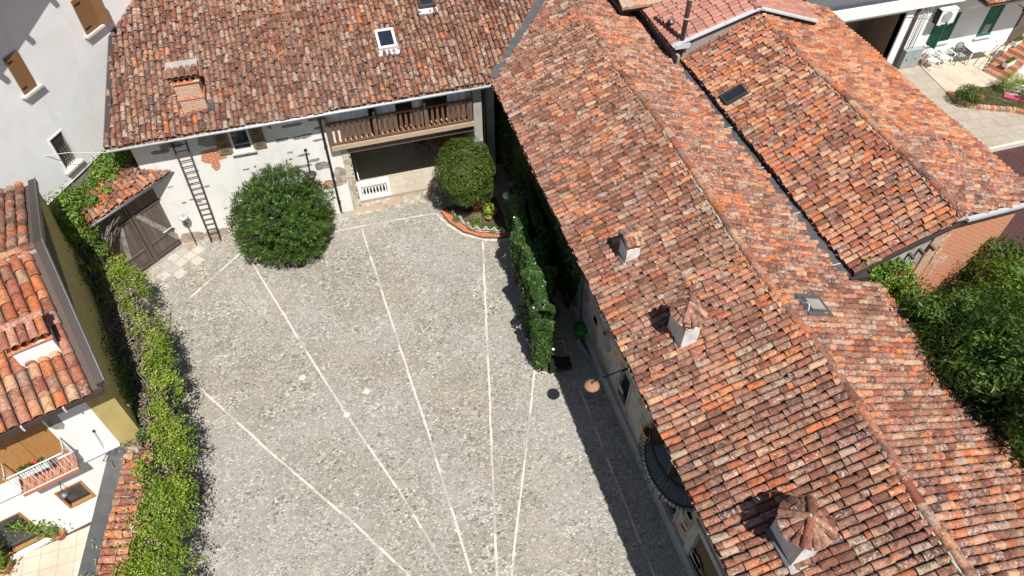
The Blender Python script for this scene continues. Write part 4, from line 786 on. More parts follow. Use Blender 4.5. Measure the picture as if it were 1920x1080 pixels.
MB().tube([G(-40, 305, 5.2), G(60, 296, 5.05), G(128, 286, 4.95), (-7.25, 21.45, 5.08)], .012, 'zinc', 5).build('cable', None, 'thin pale cable strung from the tiled eave past the barred window', 'cable')
MB().tube([(-7.2, 21.5, 5.05), w.P(L(192, 275)[0], 3.74, .08), w.P(L(155, 320)[0], 3.72, .08), w.P(-6, 3.72, .08)], .02, 'zinc', 5).build('cable', T)

# ================================================================== gate wall with wooden gate
T = thing('gate_wall', (0, 0, 0), 'rough wall with small tiled coping holding the old plank gate', 'wall'); w = g0
B = MB(); wallg(B, w, -4.2, .42, 0, 3.35, .40, [(-2.86, -.02, -.1, 3.02)], 'rubble'); B.wbox(w, -3.1, .25, 3.03, 3.30, 0, .04, 'concrete'); B.build('wall', T)
slo = Vector((w.n.x * -1, w.n.y * -1, .42)); e = w.e
B = MB(); B.prism([w.P(-4.2, 3.38, .32), w.P(.78, 3.38, .32), w.P(.78, 3.80, -.72), w.P(-4.2, 3.80, -.72)], (0, 0, -.07), 'deck'); B.wbox(w, -4.2, .78, 3.30, 3.36, .30, .35, 'lead'); roof = B.build('coping', T)
o = w.P(-4.2, 3.40, .36); tiles('coping_tiles', tuple(o), tuple(e), tuple(slo.normalized()), 5.0, 1.15, lambda x, y: x > -99, 'tC', roof, seed=41, pitch=.19, course=.34, wp=.3, mess=1.6)
B = MB(); B.tube([w.P(-4.2, 3.33, .42), w.P(.8, 3.33, .42)], .055, 'lead', 8); B.build('gutter', T)
G2 = thing('wooden_gate', (0, 0, 0), 'weathered dark plank double gate with diagonal iron braces', 'gate')
for k_, (s0, s1) in enumerate(((-2.84, -1.46), (-1.44, -.04))):
    B = MB(); n_p = 7; st = (s1 - s0) / n_p
    for i in range(n_p): B.wbox(w, s0 + i * st + .004, s0 + (i + 1) * st - .004, .05, 2.98, -.14, -.10 + random.uniform(0, .008), 'wd')
    lf = B.build('gate_leaf', G2); B = MB()
    for h in (.12, .78, 2.25): B.wbox(w, s0 + .02, s1 - .02, h, h + .07, -.095, -.055, 'wd')
    if k_ == 0: B.prism([w.P(s0 + .55, .8, -.095), w.P(s0 + .72, .8, -.095), w.P(s0 + 1.0, 2.25, -.095), w.P(s0 + .85, 2.25, -.095)], w.n * .035, 'patchg'); B.wbox(w, s1 - .10, s1 - .01, .05, 2.98, -.085, -.045, 'wd')
    else: B.prism([w.P(s0 + .12, 2.24, -.095), w.P(s0 + .30, 2.24, -.095), w.P(s1 - .05, .25, -.095), w.P(s1 - .30, .30, -.095)], w.n * .035, 'patchg'); B.wbox(w, s0, s0 + .14, .05, 2.98, -.085, -.03, 'wd')
    B.build('brace', lf)
MB().wbox(w, -2.84, -.04, .0, .24, -.09, -.06, 'brownm').build('kick_board', G2)
MB().tube([w.P(-.10, 2.25, -.04), w.P(.12, 2.27, .03)], .035, 'iron', 6).build('hinge', G2); MB().tube([w.P(-.10, .95, -.04), w.P(.12, .97, .03)], .035, 'iron', 6).build('hinge', G2)
MB().tube([w.P(-.72, 1.0, .0), w.P(-.30, 1.02, .02)], .015, 'whitep', 6).build('handle', G2)

# ================================================================== ochre and white house, left
T = thing('ochre_house', (0, 0, 0), 'low house with orange tile roof, white front and ochre side wall', 'house'); w = Wall(-7.31, 11.95, 16.5); L = w.L; _c = w.P(.56, 0, 0); ws = Wall(_c.x, _c.y, 106.5)
dr = L(70, 785); db = L(105, 830); bw = [L(98, 925), L(147, 905), L(130, 955)]; bg_ = [L(38, 958), L(90, 1005), L(40, 1030)]
hd = (-4.4, dr[0] + .02, 3.18, 5.05); hw_ = (-1.98, -1.30, 1.02, 1.98); hb = (-5.2, L(62, 980)[0], .30, 1.90)
B = MB(); wallg(B, w, -8, 0, 0, 5.42, .4, [hd, hw_, hb], 'cleanw'); B.prism([w.P(-8, 2.72, 0), w.P(0, 2.72, 0), w.P(0, 2.72, .10), w.P(-8, 2.72, .10)], (0, 0, .05), 'cleanw'); B.wbox(w, -8, .0, 0, 2.70, 0, .06, 'cleanw') if False else None
B.wbox(w, .0, .56, 0, 5.42, -.4, -.004, 'yellow'); q = L(100, 790); blob(B, w, q[0], q[1], .17, .38, 'patchg', k=9); B.build('wall', T)
B = MB(); B.wbox(ws, .41, 8.3, 0, 5.40, -.4, .0, 'yellow'); B.wbox(ws, .004, .41, 0, 5.38, -.38, .004, 'yellow'); B.build('side_wall', T); B = MB(); B.wbox(w, -8, 0, 0, 5.4, -8.3, -8.0, 'yellow'); B.build('back_wall', T)
E0 = w.P(0, 0, 0); rs_ = .40; zE = 5.5; nf = w.n; u = w.e; RY = 3.75; out = .42; over = .58
eL = w.P(-8, zE, out); eR = w.P(over, zE, out); rL = w.P(-8, zE + RY * rs_, out - RY); rR = w.P(over, zE + RY * rs_, out - RY); kL = w.P(-8, zE + .15, out - RY - 4.6); kR = w.P(over, zE + .15, out - RY - 4.6)
B = MB(); rslab(B, [eL, eR, rR, rL]); rslab(B, [rL - nf * .001, rR - nf * .001, kR, kL]); roof = B.build('roof', T)
M['tY'] = roof_mat('orange house roof tiles', .22, (.36, .31, .26)); M['tYb'] = roof_mat('lichened house roof tiles', .5, (.34, .29, .24))
tiles('roof_tiles', tuple(eL + nf * .05), tuple(u), tuple((-nf + Vector((0, 0, rs_))).normalized()), 8 + over - .12, math.hypot(RY, RY * rs_), lambda x, y: x > -99, 'tY', roof, seed=51, pitch=.262, course=.40, frag=.05, mess=.6, wp=.3)
bs = (zE + RY * rs_ - zE - .15) / 4.6
tiles('roof_tiles', tuple(kL), tuple(u), tuple((nf + Vector((0, 0, bs))).normalized()), 8 + over - .12, math.hypot(4.6, 4.6 * bs), lambda x, y: x > -99, 'tYb', roof, seed=52, pitch=.262, course=.40, frag=.12, mess=.9, wp=.3)
ridge('ridge_caps', rL + Vector((0, 0, .07)), rR + Vector((0, 0, .07)) - u * .1, 'tC', roof, r=.13, sag=.0, wp=.3)
B = MB()
for a, b in ((eR, rR), (rR, kR)): B.box(a - u * .06 + Vector((0, 0, .02)), u * .17, b - a, (0, 0, .13), 'brownm'); B.box(a + u * .12 - Vector((0, 0, .02)), u * .03, b - a, (0, 0, .20), 'lead')
B.build('verge_flashing', roof)
B = MB(); B.box(eL + nf * .03 - Vector((0, 0, .12)), u * 8.6, nf * .11, (0, 0, .12), 'brownm')
for i in range(9): B.wbox(w, -7.5 + i * .9, -7.46 + i * .9, zE - .16, zE + .02, out + .1, out + .16, 'zinc')
B.build('gutter', T); B = MB(); B.wbox(w, -8, over, zE - .2, zE - .12, 0, out, 'wd'); B.build('soffit', T)
c = PL(150 / 3 + 0, 1050 / 3 + 340, tuple(w.P(0, zE, out)), tuple(nf * rs_ + Vector((0, 0, 1))))
T2 = roof; B = MB(); sc_, hc = (c - w.p).dot(w.e) + .50, c.z; oc = (c - w.p).dot(w.n)
B.wbox(w, sc_ - .55, sc_ + .30, hc - .6, hc + .62, oc - .60, oc - .0, 'cleanw'); B.wbox(w, sc_ - .60, sc_ + .35, hc + .62, hc + .66, oc - .65, oc + .06, 'brick')
for i in range(5): B.wbox(w, sc_ - .55 + i * .19, sc_ - .48 + i * .19, hc + .66, hc + .82, oc - .08, oc, 'brick')
B.wbox(w, sc_ - .5, sc_ + .25, hc + .6, hc + .80, oc - .5, oc - .1, 'dark'); B.wbox(w, sc_ - .62, sc_ + .36, hc + .82, hc + .87, oc - .7, oc + .04, 'deck')
for i in range(5): B.barrel(w.P(sc_ - .53 + i * .20, hc + .89, oc + .16), w.P(sc_ - .53 + i * .20, hc + 1.03, oc - .36), nf * .2 + Vector((0, 0, 1)), .10, .085, 'tY')
B.barrel(w.P(sc_ - .66, hc + 1.04, oc - .40), w.P(sc_ + .40, hc + 1.05, oc - .40), (0, 0, 1), .11, .10, 'tY'); B.build('chimney', roof, 'white chimney with an orange tile cap')
# shuttered balcony door, windows
B = MB()
for i in range(5): B.wbox(w, hd[0] + i * (hd[1] - hd[0]) / 5 + .004, hd[0] + (i + 1) * (hd[1] - hd[0]) / 5 - .004, hd[2], hd[3], -.10, -.05, 'door')
B.build('door', T); o = w.P(hd[0] + .2, 3.08, 0); aL, aR = L(20, 868)[0] - .15, L(109, 820)[0] + .02
B = MB(); B.wbox(w, aL, aR, 3.02, 3.12, 0, .50, 'terra'); f = B.build('balcony', T); B = MB()
for h, r_ in ((3.14, .014), (3.95, .02)): B.tube([w.P(aL, h, .0), w.P(aL, h, .48), w.P(aR, h, .48), w.P(aR, h, 0)], r_, 'whitep', 6)
k = 22
for i in range(k + 1):
    q = aL + (aR - aL) * i / k; B.tube([w.P(q, 3.14, .48), w.P(q + .04 * math.sin(i * 1.9), 3.5, .56), w.P(q, 3.95, .48)], .008, 'whitep', 4, False)
for q in (aL, aR):
    for j in range(5): B.tube([w.P(q, 3.14, .08 + j * .09), w.P(q, 3.95, .08 + j * .09)], .008, 'whitep', 4, False)
    B.lathe(w.P(q, 3.95, .48), [(.03, 0), (.045, .04), (.01, .09)], 'boxg', 8)
B.build('railing', f)
F2 = thing('flower_box', (0, 0, 0), 'long white flower box with red flowers hung inside the balcony rail', 'planter'); MB().wbox(w, aL + .25, aR - .45, 3.62, 3.80, .26, .44, 'whitep').build('box', F2)
g = np.random.default_rng(5); N = 500; ss = g.uniform(aL + .27, aR - .47, N); P = np.array([list(w.P(a, 3.80 + h, o_)) for a, h, o_ in zip(ss, g.uniform(0, .12, N), g.uniform(.27, .43, N))]); leaves('foliage', P, g.normal(0, 1, (N, 3)), .07, 'lv', F2, asp=.6)
P = np.array([list(w.P(a, 3.94, o_)) for a, o_ in zip(g.uniform(aR - .8, aR - .5, 26), g.uniform(.3, .42, 26))]); leaves('blossom', P, g.normal(0, 1, (26, 3)), .05, 'flowr', F2, asp=.9)
B = MB(); frame(B, w, hw_[0] - .0, hw_[1], hw_[2], hw_[3], .06, -.1, .015, 'door'); f = B.build('window', T, 'small wood framed window beside the coping wall'); MB().wbox(w, hw_[0] + .06, hw_[1] - .06, hw_[2] + .06, hw_[3] - .06, -.12, -.09, 'glass').build('pane', f)
B = MB(); frame(B, w, hb[0], hb[1], hb[2], hb[3], .08, -.12, -.02, 'door'); B.wbox(w, hb[0] - .1, hb[1] + .1, hb[2] - .10, hb[2], -.1, .10, 'cleanw'); f = B.build('window', T, 'large sliding window with a wooden frame'); MB().wbox(w, hb[0] + .08, hb[1] - .08, hb[2] + .08, hb[3] - .08, -.14, -.11, 'glass').build('pane', f); MB().wbox(w, hb[0] + .5, hb[1] - .9, hb[2] + .1, hb[3] - .1, -.22, -.2, 'curt').build('curtain', f)
B = MB(); q = L(112, 905); B.tube([w.P(q[0], q[1], 0), w.P(q[0], q[1] + .02, .22)], .012, 'iron', 5); B.lathe(w.P(q[0], q[1] - .10, .34), [(.14, 0), (.11, .05), (.03, .10)], 'lead', 12); B.tube([w.P(q[0], q[1] + .02, .22), w.P(q[0], q[1], .34)], .010, 'iron', 5); B.build('wall_lamp', T)
B = MB(); q = L(175, 807); B.tube([w.P(q[0], q[1], .0), w.P(q[0], q[1], .05)], .03, 'iron', 6); B.tube([w.P(q[0], q[1], .03), w.P(q[0] - .05, q[1] - .5, .06), w.P(q[0] - .1, q[1] - .9, .04)], .006, 'iron', 4); B.build('wall_wire', T)
sheet('garden_terrace', [(-14, 4), (-8.6, 4), (-8.2, 11.5), (-14, 10.2)], .02, 'patio', .04, kind='structure')
# pots with plants on that terrace
def potplant(px, py, z, r, h, size, N, seed, lb, pts, mt='lv'):
    T = thing('potted_plant', (0, 0, 0), lb, 'plant'); c = G(px, py, z); pot(c, r, h, 'terra').build('pot', T); P, Nn = [], []; g = np.random.default_rng(seed); B = MB(); B.tube([c + Vector((0, 0, h * .8))] + [c + Vector(q[:3]) for q in pts], [.02] + [.012] * len(pts), 'bark', 5)
    B.build('stem', T)
    for q in pts:
        d = g.normal(0, 1, (N, 3)); P.append(np.array(c)[None] + np.array(q[:3]) + d * q[3] * .5); Nn.append(d + np.array([0, 0, .6]))
    leaves('foliage', np.concatenate(P), np.concatenate(Nn), size, mt, T, asp=.7, g=g); return T
potplant(116, 1006, .02, .19, .32, .10, 190, 61, 'tall climbing plant in a terracotta pot by the sliding window', [(-.05, .05, .55, .30), (-.2, .12, .8, .34), (-.35, .1, 1.05, .34), (-.6, .10, 1.30, .30), (-.75, .1, 1.5, .26), (-.95, .1, 1.8, .2)])
potplant(14, 1068, .02, .22, .36, .10, 260, 62, 'bushy plant in a terracotta pot at the lower left corner', [(0, 0, .5, .32), (-.1, .05, .75, .34), (.05, .1, .95, .28)])

# ================================================================== boundary wall with grey coping and tiles
T = thing('boundary_wall', (0, 0, 0), 'stone garden wall with flat grey coping and a row of clay tiles', 'wall'); w = Wall(-8.72, 5.0, 81); B = MB()
B.wbox(w, -2, 7.15, 0, 2.42, .30, .85, 'rubble'); B.build('wall', T); B = MB(); B.wbox(w, -2, 7.1, 2.50, 2.56, .0, .46, 'lead'); B.wbox(w, -2, 7.1, 2.42, 2.50, .04, .80, 'concrete')
for i in range(8): B.wbox(w, -1.6 + i * 1.1, -1.58 + i * 1.1, 2.56, 2.566, .0, .46, 'lead')
cp = B.build('coping', T); ee = w.e; o = w.P(-2, 2.44, 1.00)
tiles('coping_tiles', tuple(o), tuple(ee), tuple((-w.n + Vector((0, 0, .28))).normalized()), 9.1, .52, lambda x, y: x > -99, 'tC', cp, seed=71, pitch=.21, course=.50, frag=.3, wp=.2, mess=1.2)

# ================================================================== ladder, lamps, balustrade
T = thing('ladder', (0, 0, 0), 'long rusty metal ladder leaning against the white farmhouse wall', 'ladder'); w = Wall(-6.66, 22.14, 0)
fl, fr_ = G(394, 444, 0), G(416, 440, 0); fl.y = fr_.y = 21.86; tl, tr = Vector((-5.42, 22.0, 4.9)), Vector((-5.06, 22.0, 4.92)); fl.x, fr_.x = -5.52, -5.18
pj1 = lambda px, py, y: PL(px, py, (0, y, 0), (0, 1, 0))
tl, tr = pj1(317, 256, 21.98), pj1(343, 250, 21.98)
for a, b in ((fl, tl), (fr_, tr)): MB().tube([a, b], .026, 'rust', 6).build('rail', T)
for i in range(20): q = (i + .6) / 20.3; MB().tube([fl.lerp(tl, q), fr_.lerp(tr, q)], .015, 'rust', 6).build('rung', T)
def lamp(px, py, z, at, lb, cap='lead', r=.20):
    T = thing('disc_lamp', (0, 0, 0), lb, 'lamp'); c = G(px, py, z); B = MB(); B.lathe(c, [(r * .96, -.05), (r, -.045), (r * .97, -.01), (r * .5, .03), (.03, .05)], cap, 20); B.build('shade', T)
    B = MB(); at = Vector(at); B.tube([c + Vector((0, 0, .03)), c + Vector((0, 0, .14)), c.lerp(at, .25) + Vector((0, 0, .12)), at], .018, 'iron', 6); d = (at - c).normalized(); B.tube([at - d * .5, at - d * .1], .03, 'iron', 6); B.build('arm', T)
    MB().lathe(at, [(.06, -.03), (.06, .03)], 'iron', 8, ax=d).build('bracket', T); return T
lamp(1110, 722, 3.35, (6.58, 9.95, 3.45), 'round rusty disc lamp on a long arm above the shaded paving', 'lampc', .21)
lamp(953, 365, 1.9, (6.58, 20.3, 2.1), 'pale disc lamp in the dark passage beside the ivy', 'zinc', .21)
lamp(583, 326, 2.75, (-1.24, 22.12, 3.30), 'dark disc lamp on a bracket of the white wall above the oleander', 'brownm', .20)
T = thing('disc_lamp', (0, 0, 0), 'small white round lamp on a thin post beside the wooden gate', 'lamp'); c = G(343, 407, 1.55); ft = G(350, 438, .0); ft.x, ft.y = c.x - .0, c.y + .05
MB().lathe(c, [(.15, -.06), (.17, -.03), (.16, .03), (.07, .05)], 'zinc', 18).build('shade', T); B = MB(); B.lathe(c + Vector((.03, 0, .05)), [(.07, 0), (.06, .02)], 'boxg', 10); B.build('cap', T); MB().tube([c - Vector((0, 0, .06)), ft], .016, 'iron', 6).build('post', T)
B = MB(); o = G(374, 432, 0); B.bx(o.x - .1, o.x + .14, o.y - .1, o.y + .1, 0, .03, 'terra'); B.build('floor_drain', None, 'small square rusty drain cover on the ground between gate and ladder', 'drain cover')
T = thing('balustrade', (0, 0, 0), 'short white turned balustrade at the corner of the porch', 'balustrade')
B = MB(); B.bx(.34, 1.50, 22.44, 22.62, .14, .24, 'cleanw'); B.build('base', T); B = MB(); B.bx(.30, 1.54, 22.42, 22.66, .84, .92, 'cleanw'); B.build('handrail', T)
for i in range(8): MB().lathe((.47 + i * .13, 22.53, .24), [(.035, 0), (.045, .08), (.02, .2), (.04, .38), (.025, .5), (.035, .6)], 'cleanw', 8).build('baluster', T)
for x in (.30, 1.44): MB().bx(x, x + .12, 22.43, 22.63, .14, .95, 'cleanw').build('post', T)
T = thing('balustrade', (0, 0, 0), 'white metal rail along the inner side wall of the porch', 'balustrade')
MB().tube([(.42, 22.75, .95), (.42, 24.3, .95)], .02, 'whitep', 6).build('handrail', T)
for i in range(5): MB().tube([(.42, 22.8 + i * .36, .14), (.42, 22.8 + i * .36, .95)], .014, 'whitep', 5).build('baluster', T)
def wchair(x, y, z, rz, lb, m='wb'):
    R_ = Matrix.Translation((x, y, z)) @ Matrix.Rotation(rz, 4, 'Z'); p = lambda a, b, c: R_ @ Vector((a, b, c)); T = thing('wooden_chair', (0, 0, 0), lb, 'chair', 'chairs under the porch')
    def b_(a0, a1, b0, b1, c0, c1, nm): return MB().box(p(a0, b0, c0), p(a1, b0, c0) - p(a0, b0, c0), p(a0, b1, c0) - p(a0, b0, c0), (0, 0, c1 - c0), m).build(nm, T)
    b_(-.21, .21, -.2, .2, .43, .46, 'seat')
    for sx in (-.21, .17):
        b_(sx, sx + .04, -.2, -.16, 0, .43, 'leg'); b_(sx, sx + .04, .20, .24, 0, .9, 'leg')
    B = MB()
    for h in (.56, .68, .80): B.box(p(-.17, .21, h), p(.17, .21, h) - p(-.17, .21, h), p(-.17, .225, h) - p(-.17, .21, h), (0, 0, .07), m)
    B.build('backrest', T)
wchair(3.95, 24.7, .14, .2, 'wooden chair nearer the tree in the dark porch', 'wo'); wchair(3.35, 24.9, .14, -1.2, 'wooden chair standing deeper left in the dark porch', 'wb')
T = thing('porch_table', (0, 0, 0), 'orange brown wooden table half hidden behind the clipped tree', 'table'); MB().bx(3.9, 5.1, 23.9, 24.5, .84, .88, 'door').build('tabletop', T)
for x in (3.95, 5.0):
    for y in (23.95, 24.4): MB().bx(x, x + .06, y, y + .06, .14, .84, 'wo').build('leg', T)

# ================================================================== things in the shaded strip by the long wall
T = thing('wheeled_bin', (0, 0, 0), 'bright green round bin in the shade behind the ivy', 'bin'); c = G(1088, 636, 0)
MB().lathe(c, [(.20, 0), (.25, .55), (.26, .56), (.26, .60)], 'gbin', 18).build('body', T); MB().lathe(c + Vector((0, 0, .60)), [(.27, 0), (.27, .03), (.1, .07), (.02, .08)], 'gbin', 18).build('lid', T)
T = thing('hand_cart', (0, 0, 0), 'dark folded cart beside the planted corner in the shade', 'cart'); c = G(1048, 694, 0)
MB().box(c + Vector((-.35, -.2, .25)), (.7, -.05, 0), (.05, .42, 0), (0, 0, .18), 'iron').build('tray', T); B = MB(); B.tube([c + Vector((-.3, .2, .4)), c + Vector((-.1, .5, .95)), c + Vector((.25, .48, .95)), c + Vector((.33, .2, .4))], .014, 'boxg', 6); B.build('handle', T)
for q in (-.3, .3): MB().lathe(c + Vector((q, 0, .12)), [(.12, -.02), (.12, .02)], 'iron', 14, ax=(1, 0, 0)).build('wheel', T)
for i, (px, py, lb) in enumerate(((1094, 662, 'pale plank leaning low on the ground behind the other one'), (1102, 676, 'pale plank lying nearest the lamp in the shade'))):
    c = G(px, py, 0); B = MB(); B.box(c + Vector((0, 0, .02)), (.10, .03, 0), (-.18, .62, .12), (0, 0, .05), 'boxg'); B.box(c + Vector((.02, .0, .08)), (.06, .02, 0), (-.12, .38, .20), (0, 0, .04), 'boxg'); B.build('plank', None, lb, 'plank', 'planks by the long wall')
B = MB()
for k in range(2): B.tube([G(962, 268, .4) + Vector((0, 0, k * .05)), G(1008, 258, .4) + Vector((0, 0, k * .05))], .03, 'wo', 5)
B.build('passage_rail', None, 'pale horizontal rail across the dark passage right of the pillars', 'rail')

# ================================================================== clipped bushes
T = thing('oleander', (0, 0, 0), 'big round dark green oleander bush with pink white blossoms in front of the white wall', 'bush'); c = Vector((-2.52, 20.72, 1.62)); rad = (1.70, 1.62, 1.62)
B = MB(); core(B, c, rad, .70, 9, amp=.12);  # dark hull inside the leaves so the gaps read as shade
for i in range(9): a = i * .7; B.tube([(c.x + .2 * math.cos(a), c.y + .2 * math.sin(a), 0), (c.x + .55 * math.cos(a), c.y + .55 * math.sin(a), 1.0)], [.04, .03], 'bark', 6)
B.build('stems', T)
g = np.random.default_rng(9); N = 2600; d = g.normal(0, 1, (N, 3)); d /= np.linalg.norm(d, axis=1)[:, None]; f = lump(d, 9, .14, 3.6) * (1 - np.abs(g.normal(0, .09, N))) * 1.02
cc = np.array(c) + d * np.array(rad) * f[:, None]; per = 9; up = d * .8 + np.array([0, 0, .75]) + g.normal(0, .25, (N, 3)); up /= np.linalg.norm(up, axis=1)[:, None]
def whorls(name, cc, up, per, Lg, m, T, asp, g, spread=.9):
    """shoots that each carry a whorl of narrow leaves"""
    N = len(cc); a = g.normal(0, 1, (N, per, 3)); a -= up[:, None] * np.sum(a * up[:, None], 2)[..., None]; a /= np.linalg.norm(a, axis=2)[..., None]
    t = a * spread + up[:, None] * g.uniform(.15, 1.0, (N, per, 1)); t /= np.linalg.norm(t, axis=2)[..., None]; b = np.cross(t, up[:, None]); b /= np.linalg.norm(b, axis=2)[..., None] + 1e-9; n = np.cross(b, t)
    L = (Lg * g.uniform(.65, 1.2, (N, per, 1))); P0 = cc[:, None] + up[:, None] * g.uniform(-.06, .08, (N, per, 1)) * (Lg / .14)
    V = np.stack([P0, P0 + t * L * .5 + b * L * asp * .5 + n * L * .04, P0 + t * L, P0 + t * L * .5 - b * L * asp * .5 + n * L * .04], 2).reshape(-1, 3)
    return npmesh(name, V, np.arange(N * per * 4).reshape(-1, 4), m, np.repeat(g.random(N), per) * .7 + g.random(N * per) * .3, parent=T)
whorls('leaves', cc, up, per, .155, 'lo', T, .20, g)
pp = np.array([list(PL(px, py, (0, 19.55, 0), (0, 1, .35))) for px, py in ((519, 380), (520, 382), (542, 370), (557, 370), (508, 398), (509, 408), (572, 413), (602, 436), (463, 352), (598, 372), (541, 372))])
P = np.repeat(pp, 7, 0) + g.normal(0, .035, (len(pp) * 7, 3)); leaves('blossom', P[::5], g.normal(0, 1, (len(P[::5]), 3)), .04, 'flower', T, asp=.8, g=g)
T = thing('clipped_tree', (0, 0, 0), 'clipped oval evergreen tree in a terracotta pot before the pillar', 'tree'); c = Vector((4.30, 20.62, 2.16)); rad = (1.08, 1.02, 1.30)
B = MB(); core(B, c, rad, .70, 6, amp=.12); B.tube([(4.72, 20.72, .3), (4.6, 20.7, .9), (4.4, 20.65, 1.6)], [.07, .06, .05], 'bark', 8); B.build('trunk', T); pot((4.72, 20.74, 0), .27, .42, 'terra').build('pot', T)  # the same dark hull paints the shade inside this crown
P, d = shell(c, rad, 26000, 6, .13, .14, 3.8); leaves('crown', P, d + np.array([0, 0, .4]), .062, 'lb', T, asp=.55, jit=.55)
# flower bed with brick rim, wire fencing and pots
bed = gp([(826, 399), (842, 419), (868, 436), (905, 447), (938, 448), (958, 444)]); B = MB(); pin = [(5.6, 19.4), (5.6, 21.2), (3.5, 21.2)]
B.prism([(x, y, .05) for x, y in bed] + [(*p_, .05) for p_ in pin], (0, 0, -.05), 'soil')
for a, b in zip(bed[:-1], bed[1:]):
    a, b = Vector((*a, 0)), Vector((*b, 0)); k = max(1, int((b - a).length / .12))
    for i in range(k): dd = (b - a) / k; q = a + dd * i; n_ = Vector((-dd.y, dd.x, 0)).normalized(); B.box(q + n_ * .03, dd * .92, n_ * .26, (0, 0, .085 + random.uniform(-.006, .006)), random.choice(['terra', 'brick', 'terra']))
B.build('flower_bed', None, 'curved flower bed edged with red bricks under the clipped tree', 'flower bed')
T = thing('wire_fence', (0, 0, 0), 'low white wire hoop fence around the flower bed', 'fence'); fp = [Vector((*p_, .06)) for p_ in gp([(846, 405), (856, 414), (872, 427), (886, 437), (903, 440), (920, 440), (934, 442), (948, 441)])]
for a, b in zip(fp[:-1], fp[1:]):
    B = MB()
    for s0, s1, h in ((.08, .92, .30), (.28, .72, .38)):
        q0, q1 = a.lerp(b, s0), a.lerp(b, s1); B.tube([q0 + Vector((0, 0, .0)), q0 + Vector((0, 0, h * .7)), q0.lerp(q1, .25) + Vector((0, 0, h * .95)), q0.lerp(q1, .5) + Vector((0, 0, h)), q0.lerp(q1, .75) + Vector((0, 0, h * .95)), q1 + Vector((0, 0, h * .7)), q1], .010, 'whitep', 5)
    B.tube([a + Vector((0, 0, .12)), b + Vector((0, 0, .12))], .010, 'whitep', 5); B.tube([a + Vector((0, 0, .22)), b + Vector((0, 0, .22))], .008, 'whitep', 5); B.build('hoop', T)
def tuft(name, c, rad, N, size, m, lb, cat='plant', asp=.5, seed=1, stem=True, grp=None):
    T = thing(name, (0, 0, 0), lb, cat, grp); P, d = shell(c, rad, N, seed, .2, .35, 3, -.7); leaves('foliage', P, d + np.array([0, 0, .6]), size, m, T, asp=asp, g=np.random.default_rng(seed))
    B = MB()
    for i in range(4): a = i * 1.7; B.tube([(c[0], c[1], c[2] - rad[2]), (c[0] + rad[0] * .4 * math.cos(a), c[1] + rad[1] * .4 * math.sin(a), c[2] + rad[2] * .2)], [.014, .007], 'bark', 5)
    B.build('stem', T); return T
c = G(892, 421, .25); tuft('bed_plant', c, (.30, .26, .22), 900, .07, 'lw', 'bright yellow green tuft in the middle of the flower bed', seed=101, asp=.2)
c = G(925, 428, .2); tuft('bed_plant', c, (.22, .2, .17), 500, .06, 'lv', 'green leafy plant at the right of the flower bed', seed=102)
c = G(858, 410, .2); tuft('bed_plant', c, (.20, .16, .15), 350, .05, 'lv', 'small green plant at the left of the flower bed', seed=103)
c = G(917, 395, .5); tuft('bed_plant', c, (.22, .18, .35), 260, .16, 'lw', 'upright broad yellowish leaves right of the terracotta pot', seed=104, asp=.3)
c = G(895, 408, .25); tuft('bed_plant', c, (.35, .15, .2), 420, .05, 'ldry', 'silvery dry plant below the terracotta pot', seed=106, asp=.3)
B = MB(); pot(G(916, 413, .06), .13, .22, 'terra').build('flower_pot', None, 'small terracotta pot standing in the flower bed', 'pot')
pot(G(928, 404, .06), .10, .28, 'terra').build('flower_pot', None, 'slim terracotta pot behind the small one', 'pot')
# ivy wall
T = thing('ivy_screen', (0, 0, 0), 'glossy dark ivy overgrowing a curved screen along the passage', 'hedge')
path = [Vector(p_) for p_ in ((5.98, 19.6, 0), (5.84, 18.0, 0), (5.58, 16.4, 0), (5.36, 15.1, 0), (5.14, 13.9, 0), (4.92, 13.25, 0), (4.84, 12.95, 0))]
B = MB()
for a, b in zip(path[:-1], path[1:]): dd = (b - a); n_ = Vector((-dd.y, dd.x, 0)).normalized(); B.box(a - n_ * .10, dd, n_ * .20, (0, 0, 2.1 if b not in path[-2:] else 1.1), 'core')  # dark boxes paint the shade behind the ivy leaves
for i in range(14): q = path[min(5, i // 2)].lerp(path[min(6, i // 2 + 1)], .5 * (i % 2)); B.tube([q, q + Vector((.1, .1, 1)), q + Vector((-.08, .05, 2.1))], .03, 'bark', 5)
B.build('stems', T)
g = np.random.default_rng(14); N = 36000; seg = g.integers(0, 6, N); t = g.random(N); A = np.array([list(p_) for p_ in path]); base = A[seg] * (1 - t)[:, None] + A[seg + 1] * t[:, None]
dr_ = A[seg + 1] - A[seg]; dr_ /= np.linalg.norm(dr_, axis=1)[:, None]; nn = np.stack([-dr_[:, 1], dr_[:, 0], np.zeros(N)], 1)
th = g.uniform(-.15, np.pi + .15, N); wdt = .30 + .08 * np.sin(base[:, 1] * 3.1) + .05 * np.sin(base[:, 1] * 7.7); wdt = wdt * (1.15 + .22 * np.sin(base[:, 1] * 1.3)) * np.where(base[:, 1] < 13.2, .85, 1); hh = np.clip(2.35 + .12 * np.sin(base[:, 1] * 2.2) + .08 * np.sin(base[:, 1] * 5.3), 0, 3) * np.where(base[:, 1] < 13.25, .80, 1)
side = g.random(N) < .62; zz = np.where(side, g.random(N) ** .8 * hh, hh + np.sin(th) * .12); oo = np.where(side, np.sign(g.random(N) - .5) * wdt, np.cos(th) * wdt) + g.normal(0, .04, N)
